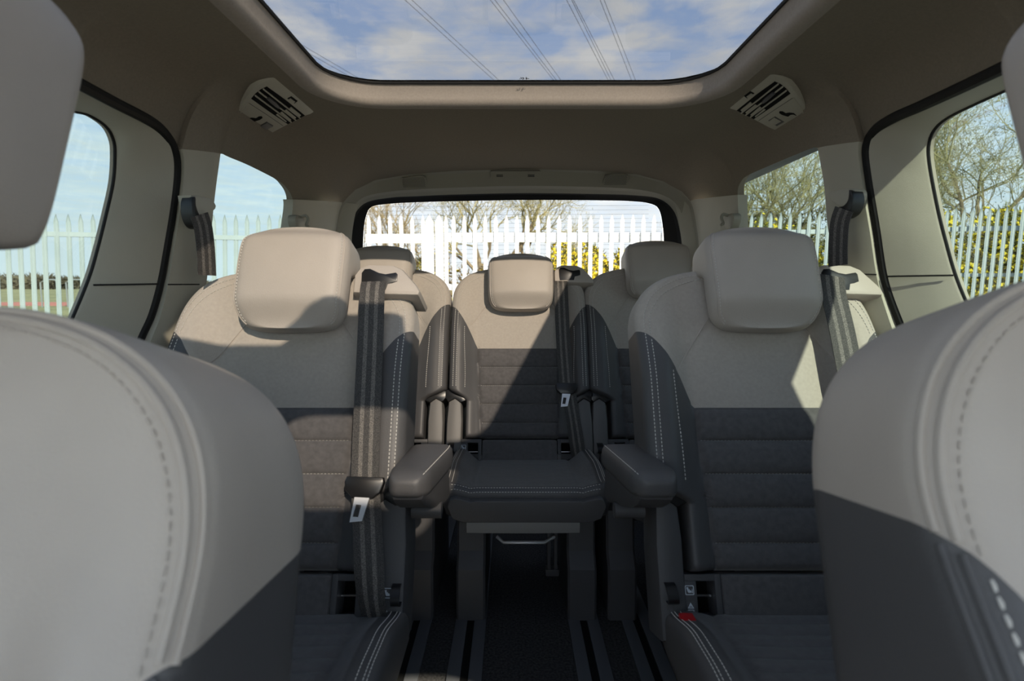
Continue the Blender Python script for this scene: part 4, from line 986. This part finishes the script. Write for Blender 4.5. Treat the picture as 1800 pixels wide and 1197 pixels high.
# left run (seen through both left windows)
xl = [-70+21.6*i for i in range(9)]+[124.4+21.9*i for i in range(3)]
xl = list(np.arange(-75, 240, 21.7))+list(np.arange(258, 640, 19.6))
Yl = [7.7-.0016*max(0, 640-x)*1.0 for x in xl]
fence('palisade_fence', 'pale green palisade fence outside the left windows', 'fence', [(x, 376.5 if x < 240 else 377.5) for x in xl], Yl, [(zat(419, 7.1), zat(411, 7.1)), (GZ+.35, GZ+.43)], .056, 'palisade fences', lean=-.045)
# gate behind the van
xg1 = [648, 666.5, 685.5, 705, 724.5, 743.5]; xg1b = [755]
fence('palisade_gate', 'left leaf of the white palisade gate behind the rear window', 'gate', [(x, 377.5) for x in xg1+xg1b], [7.72]*7, [(zat(427, 7.72), zat(411, 7.72)), (zat(510, 7.72), zat(499, 7.72))], .056, 'palisade gate leaves', wide=(6,), mt=M_GATE)
xg2 = [772]+[784]+list(np.arange(797.5, 1185, 18.55))
fence('palisade_gate', 'right leaf of the white palisade gate behind the rear window', 'gate', [(x, 377.5-(x-780)*.004) for x in xg2], [7.72]*len(xg2), [(zat(425, 7.72), zat(408.5, 7.72)), (zat(510, 7.72), zat(499, 7.72))], .056, 'palisade gate leaves', wide=(0,), mt=M_GATE)
xr = list(np.arange(1203, 1500, 17.0))+list(np.arange(1502, 1830, 14.9))
fence('palisade_fence', 'pale palisade fence outside the right windows, gorse behind it', 'fence', [(x, 377-(x-1200)*.027) for x in xr], [7.75-(x-1200)*.0013 for x in xr], [(zat(409, 7.3), zat(401, 7.3)), (zat(487, 7.3), zat(481, 7.3)), (GZ+.3, GZ+.38)], .046, 'palisade fences', lean=-.02)
# ---- trees: bare branching crowns
def tree(name, label, base, H, spread, seed, lean=(0, 0), depth=6, buds=0, r0=.16, dens=3, mt=None, first=.3, group='bare trees behind the fence'):
    rng = random.Random(seed); root = tag(empty(name, base), label, 'tree', group); o = np.array(base, float)
    wood = MB(); tw = MB(); bl = MB(); tips = []
    def grow(p, d, L, r, k):
        n = 3; pts = [p]; q = p.copy(); dd = d.copy()
        for i in range(n):
            dd = dd+np.array([rng.gauss(0, .16), rng.gauss(0, .16), rng.gauss(.02, .08)]); dd /= np.linalg.norm(dd); q = q+dd*L/n; pts.append(q.copy())
        (wood if k < 3 else tw).tube(pts, list(np.linspace(r, r*.66, n+1)), 6 if k < 2 else (4 if k < 4 else 3), False)
        if k >= depth:
            tips.append((q, dd)); return
        m = dens if k else dens+2
        for i in range(m):
            a = rng.uniform(0, 6.28); sp = rng.uniform(.35, .95)*spread
            u = np.cross(dd, [0, 0, 1.]); u = u/(np.linalg.norm(u)+1e-6); v = np.cross(dd, u)
            nd = dd*math.cos(sp)+(u*math.cos(a)+v*math.sin(a))*math.sin(sp); nd[2] += .08; nd /= np.linalg.norm(nd)
            at = pts[rng.choice((2, 3, 3))] if k else pts[rng.choice((1, 2, 3, 3))]
            grow(at.copy(), nd, L*rng.uniform(.6, .85), max(.0035, r*.56), k+1)
    grow(o.copy(), np.array([lean[0], lean[1], 1.]), H*first, r0, 0)
    wood.build('trunk', M_BARK, root, o, sharp=60)
    tw.build('twigs', mt or M_TWIG, root, o, sharp=0)
    if buds:
        for q, dd in tips:
            for _ in range(buds):
                c = q+np.array([rng.gauss(0, .10), rng.gauss(0, .10), rng.gauss(0, .10)]); s = rng.uniform(.010, .024); a = rng.uniform(0, 3.1); e = np.array([math.cos(a), math.sin(a), rng.uniform(-.6, .6)])*s; f = np.array([-math.sin(a)*.5, math.cos(a)*.5, .6])*s
                bl.add([c-e, c+f*.6, c+e, c-f*.6], [[0, 1, 2, 3]])
        b = bl.build('buds', M_BUD, root, o, sharp=0); b['kind'] = 'stuff'
    return root
def at(px, Y, z=GZ): p = PY(px, 505, Y); return (p[0], Y, z)
tree('bare_tree', 'spreading bare tree behind the gate, left of the middle of the rear window', at(835, 15), 5.6, 1.0, 3, depth=7, buds=1, r0=.15)
tree('bare_tree', 'reddish bare tree behind the left leaf of the gate', at(735, 18), 5.2, .75, 5, depth=7, r0=.11, mt=mat('red_twig', (.32, .26, .14), .9))
tree('bare_tree', 'budding tree beyond the fence filling the right front window, nearest of the right hand trees', at(1745, 10.8), 6.4, .8, 11, depth=7, buds=1, r0=.10)
tree('bare_tree', 'budding tree beyond the right fence, just left of the tree in the right front window', at(1640, 12), 5.2, .85, 12, depth=7, buds=1, r0=.10)
tree('bare_tree', 'bushy tree in the front half of the right rear side window', at(1440, 12.5), 6.0, .8, 13, depth=7, buds=1, r0=.10)
tree('bare_tree', 'bushy tree in the rear half of the right rear side window', at(1335, 14), 6.0, .8, 14, depth=7, buds=1, r0=.11)
# ---- gorse and other bushes
def bush(name, label, c, size, seed, n, flower, leafm, cat='bush', group=None, leaf=.05):
    rng = random.Random(seed); root = tag(empty(name, (c[0], c[1], GZ)), label, cat, group); o = np.array([c[0], c[1], GZ]); lf = MB(); fl = MB(); st = MB()
    lob = [(rng.uniform(-.75, .75), rng.uniform(-.6, .6), rng.uniform(.25, .85), rng.uniform(.22, .42)) for _ in range(16)]
    for k in range(7):
        a = rng.choice(lob); st.tube([o+np.array([a[0]*.2*size[0], a[1]*.2*size[1], 0]), o+np.array([a[0]*.6*size[0], a[1]*.6*size[1], a[2]*.5*size[2]]), o+np.array([a[0]*size[0], a[1]*size[1], a[2]*size[2]])], [.04, .025, .01], 5)
    for i in range(n):
        a = rng.choice(lob); v = np.array([rng.gauss(0, 1) for _ in range(3)]); v /= np.linalg.norm(v); rr = a[3]*rng.uniform(.72, 1.05)
        p = o+np.array([(a[0]+v[0]*rr)*size[0], (a[1]+v[1]*rr)*size[1], max(.02, (a[2]+v[2]*rr*.75))*size[2]])
        e = np.array([rng.gauss(0, 1) for _ in range(3)]); e /= np.linalg.norm(e); g = np.cross(e, v); g /= np.linalg.norm(g)+1e-6
        isf = flower and rng.random() < flower
        s = leaf*(rng.uniform(.5, .9) if isf else rng.uniform(.6, 1.5))
        q = fl if isf else lf
        if isf: q.add([p-e*s, p-g*s, p+e*s, p+g*s, p+v*s*.8], [[0, 1, 4], [1, 2, 4], [2, 3, 4], [3, 0, 4]])
        else: q.add([p-e*s*.25, p+v*s*1.3, p+e*s*.25, p-g*s*.6], [[0, 1, 2], [0, 2, 3]])
    st.build('stems', M_BARK, root, o, sharp=0); b = lf.build('foliage', leafm, root, o, sharp=0); b['kind'] = 'stuff'
    if flower: f = fl.build('flowers', M_FLOWER, root, o, sharp=0); f['kind'] = 'stuff'
gl_ = 'gorse bushes behind the fences'
for i, (px, Y, sx, hz, fl, lab) in enumerate((
    (958, 9.6, .55, 1.75, .42, 'flowering gorse bush behind the gate, furthest left of those in the rear window'),
    (1005, 9.4, .6, 1.95, .36, 'flowering gorse bush behind the gate, directly right of the middle headrest'),
    (1065, 9.8, .65, 2.0, .3, 'flowering gorse bush behind the gate, left of the right back row headrest'),
    (1125, 9.3, .6, 2.0, .34, 'flowering gorse bush behind the gate, furthest right of those in the rear window'),
    (1330, 9.2, .9, 2.4, .16, 'flowering gorse bush behind the fence in the rear half of the right side window'),
    (1420, 9.0, .9, 2.4, .2, 'flowering gorse bush behind the fence in the front half of the right side window'),
    (1690, 8.6, .75, 2.55, .30, 'flowering gorse bush showing yellow above the fence in the right front window'),
    (1780, 8.4, .7, 2.4, .26, 'flowering gorse bush at the right edge behind the fence'))):
    p = at(px, Y); bush('gorse_bush', lab, p, (sx, .6, hz), 20+i, 9000, fl, M_GORSE, 'bush', gl_)
bush('shrub', 'brown leafless scrub behind the gate, left of the flowering gorse', at(840, 11), (1.6, .6, 2.1), 41, 6000, .04, mat('brown_scrub', (.20, .15, .07), .9, var=.5, vscale=3), leaf=.07)
bush('shrub', 'olive scrub behind the left leaf of the gate', at(705, 11.5), (1.1, .6, 2.1), 42, 5000, .05, mat('olive_scrub', (.22, .21, .07), .9, var=.4, vscale=3), leaf=.07)
bush('shrub', 'dark olive hedge behind the gorse of the right windows', at(1375, 14), (2.3, .8, 3.1), 43, 16000, 0, mat('olive_hedge', (.16, .15, .05), .9, var=.5, vscale=2), leaf=.08)
bush('shrub', 'dark hedge behind the fence below the tree of the right front window', at(1720, 9.6), (1.9, .6, 1.9), 45, 11000, .06, mat('dark_hedge', (.06, .065, .03), .9, var=.5, vscale=2), leaf=.07)
for i, (px, Y, sx, hz, lab) in enumerate(((60, 130, 24, 3.7, 'distant clump of brown trees at the horizon beyond the field, furthest left'), (140, 150, 22, 3.9, 'distant clump of brown trees at the horizon beyond the field, right of the first'), (-20, 120, 20, 3.3, 'distant clump of trees at the very left edge of the horizon'), (220, 160, 26, 3.2, 'distant clump of trees at the horizon behind the left door pillar'))):
    bush('distant_trees', lab, at(px, Y), (sx, 4, hz), 60+i, 6000, 0, mat('far_trees', (.15, .13, .085), .95, var=.4, vscale=.3), 'trees', 'distant tree clumps', leaf=.9)
# ---- overhead lines seen through the roof window: each runs straight on overhead
def wire(a, b, label, h=17.):
    p, q = PZ(*a, h), PZ(*b, h); d = q-p
    A, B = p-d*1.5, q+d*3; pts = [A+(B-A)*t-np.array([0, 0, 1.2*4*t*(1-t)])*.0 for t in np.linspace(0, 1, 12)]
    tag(MB().tube(pts, .014, 6).build('power_line', M_WIRE), label, 'cable', 'overhead power lines')
for a, b, lab in (((512, 68), (650, 149), 'power line low in the left corner of the roof window, upper of its pair'), ((519, 80), (640, 149), 'power line low in the left corner of the roof window, lower of its pair'),
                  ((712, 0), (867, 140), 'power line crossing left of the middle of the roof window, lower of its pair'), ((724, 0), (876, 140), 'power line crossing left of the middle of the roof window, upper of its pair'),
                  ((862, 0), (973, 141), 'leftmost power line of the three in the middle of the roof window'), ((870, 0), (978, 141), 'centre power line of the three in the middle of the roof window'), ((885, 0), (986, 141), 'rightmost power line of the three in the middle of the roof window'),
                  ((996, 0), (1069, 141), 'leftmost power line of the three right of the middle of the roof window'), ((1005, 0), (1074, 141), 'centre power line of the three right of the middle of the roof window'), ((1008, 0), (1080, 141), 'rightmost power line of the three right of the middle of the roof window'),
                  ((1055, 0), (1110, 141), 'left power line of the rightmost pair in the roof window'), ((1062, 0), (1117, 141), 'right power line of the rightmost pair in the roof window')):
    wire(a, b, lab)
